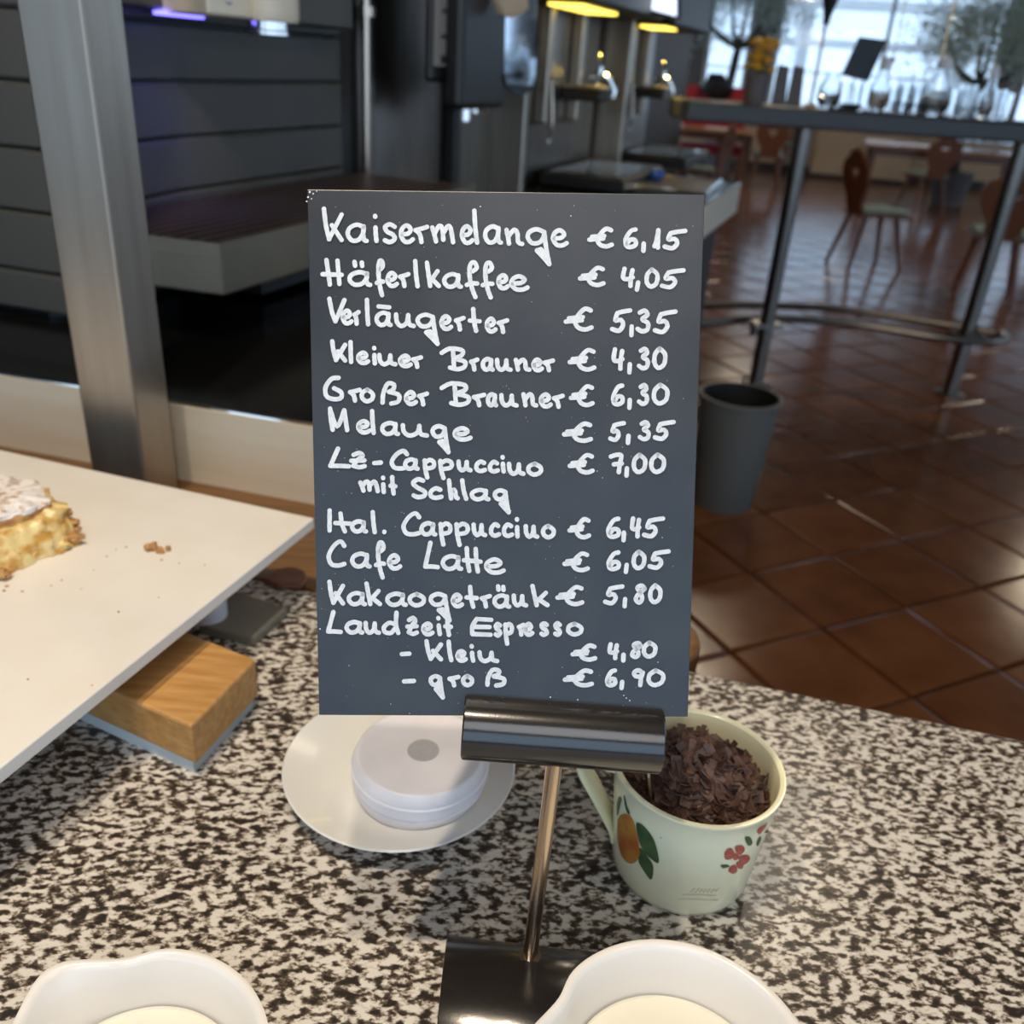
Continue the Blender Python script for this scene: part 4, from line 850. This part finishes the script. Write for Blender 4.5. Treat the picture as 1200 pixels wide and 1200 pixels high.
for pp in (((915, 710), (945, 705), (960, 740), (935, 755)), ((775, 870), (815, 868), (822, 880), (785, 888)), ((985, 740), (1005, 700), (1010, 720), (990, 760))):
    decal('leaf_print', [zq(*q) for q in pp], 'leaf', .0004)
# small scripted caption
def inkline(pts, w=.55):
    V, Fc = [], []; P = catmull([W((*zq(*q), 0)) for q in pts], 4)
    for i in range(len(P)-1):
        b = len(V); V += [onmug(P[i].x, P[i].y-w, .0005), onmug(P[i].x, P[i].y+w, .0005), onmug(P[i+1].x, P[i+1].y+w, .0005), onmug(P[i+1].x, P[i+1].y-w, .0005)]; Fc.append((b, b+1, b+2, b+3))
    return V, Fc
ink = []
x = 600
ink.append(inkline([(595, 1030), (620, 1005), (625, 1030), (645, 1005), (650, 1025), (665, 1012), (672, 1028), (688, 1008), (692, 1028), (710, 1008), (715, 1028), (735, 1010), (745, 1022), (765, 1000)], .35))
for yy, a_, b_ in ((1048, 545, 760), (1075, 520, 765)):
    pts = [(a_+i*7, yy-8+((a_+i*7)-a_)*.03+(4 if i % 2 else -4)) for i in range(int((b_-a_)/7))]; ink.append(inkline(pts, .25))
ob('caption_print', join(*ink), 'ink', mu)
# shavings
from mathutils import noise
mound = lathe([(RT-.006, .060), (RT-.010, .070), (RT-.022, .082), (.018, .090), (.001, .092)], mc+W((.000, .004, 0)), 40, cap=False)
ob_m = empty('chocolate_shavings', mc+UP*.06, 'heap of dark chocolate shavings filling the cream mug', 'chocolate')
ob('heap', ([p+UP*noise.noise(p*90)*.004 for p in mound[0]], mound[1]), 'choc', ob_m, smooth=True)
V, Fc = [], []
for i in range(900):
    a_ = random.uniform(0, 2*math.pi); rr_ = (RT-.007)*math.sqrt(random.random()); z = .060+.031*(1-(rr_/(RT-.004))**2)+random.uniform(-.001, .0045)
    c = mc+W((rr_*math.cos(a_), rr_*math.sin(a_)+.002, z)); u = W((random.gauss(0, 1), random.gauss(0, 1), random.gauss(0, .45))).normalized(); w_ = u.cross(W((random.gauss(0, .5), random.gauss(0, .5), 1))).normalized(); nn = u.cross(w_)
    l = random.uniform(.0030, .0085); wd_ = random.uniform(.0014, .0036); b = len(V)
    cu_ = random.uniform(.0003, .0012)
    for k in range(4):
        s = (k/3-.5)*2; V += [c+u*(l*s)+w_*wd_+nn*cu_*(1-s*s), c+u*(l*s)-w_*wd_+nn*cu_*(1-s*s), c+u*(l*s)-w_*wd_+nn*(cu_*(1-s*s)-.0004), c+u*(l*s)+w_*wd_+nn*(cu_*(1-s*s)-.0004)]
    for k in range(3): Fc += [(b+k*4+j, b+k*4+(j+1) % 4, b+k*4+4+(j+1) % 4, b+k*4+4+j) for j in range(4)]
    Fc += [(b, b+1, b+2, b+3), (b+12, b+13, b+14, b+15)]
tag(ob('shavings', (V, Fc), 'choc', ob_m), kind='stuff')
# spoon stuck in at the left
s_a = Zp(764, 935, ZC+.078); s_b = Zp(760, 893, ZC+.115)
tag(ob('spoon', tube(catmull([s_a-UP*.02, s_a, s_b], 4), [.0022]*4+[.0022]*4+[.0022], 8), 'chrome', smooth=True), 'steel spoon handle stuck into the chocolate shavings behind the clamp bar', 'spoon')

# ================================================================ CREAM PITCHERS
def pitcher(c, Rr, hgt, adir, label, mlk):
    def rf(a):
        d = (a-adir+math.pi) % (2*math.pi)-math.pi
        return .14*math.exp(-(d/.24)**2) - .045*(math.exp(-((d-.52)/.17)**2)+math.exp(-((d+.52)/.17)**2))
    t = empty('cream_pitcher', c, label, 'pitcher')
    P = [(.001, .003), (Rr*.55, .003), (Rr*.58, 0), (Rr*.62, .0), (Rr*.72, hgt*.10), (Rr*.88, hgt*.35, .1), (Rr*.95, hgt*.6, .35), (Rr*.975, hgt*.82, .7), (Rr, hgt*.965, 1, .02), (Rr+.0012, hgt*.99, 1, .02), (Rr, hgt, 1, .02), (Rr-.0022, hgt*.995, 1, .02),
         (Rr-.0040, hgt*.95, .95, .02), (Rr*.90, hgt*.80, .6), (Rr*.83, hgt*.6, .3), (Rr*.76, hgt*.40, .1), (Rr*.62, hgt*.18), (.001, hgt*.12)]
    ob('body', lathe(P, c, 120, rf, cap=False), 'porc', t, smooth=True, sharp=80)
    ob('milk', lathe([(.001, hgt*mlk+.0001), (Rr*.70, hgt*mlk), (Rr*.78, hgt*mlk), (Rr*.795, hgt*mlk+.0008)], c, 80, cap=False), 'milk', t, smooth=True)
pitcher(W((.0985, .266, ZC)), .0665, .060, math.radians(182), 'white porcelain cream pitcher at the lower right, beside sign holder base', .55)
pitcher(W((-.158, .243, ZC)), .0635, .060, math.radians(140), 'white porcelain cream pitcher at the lower left corner', .55)
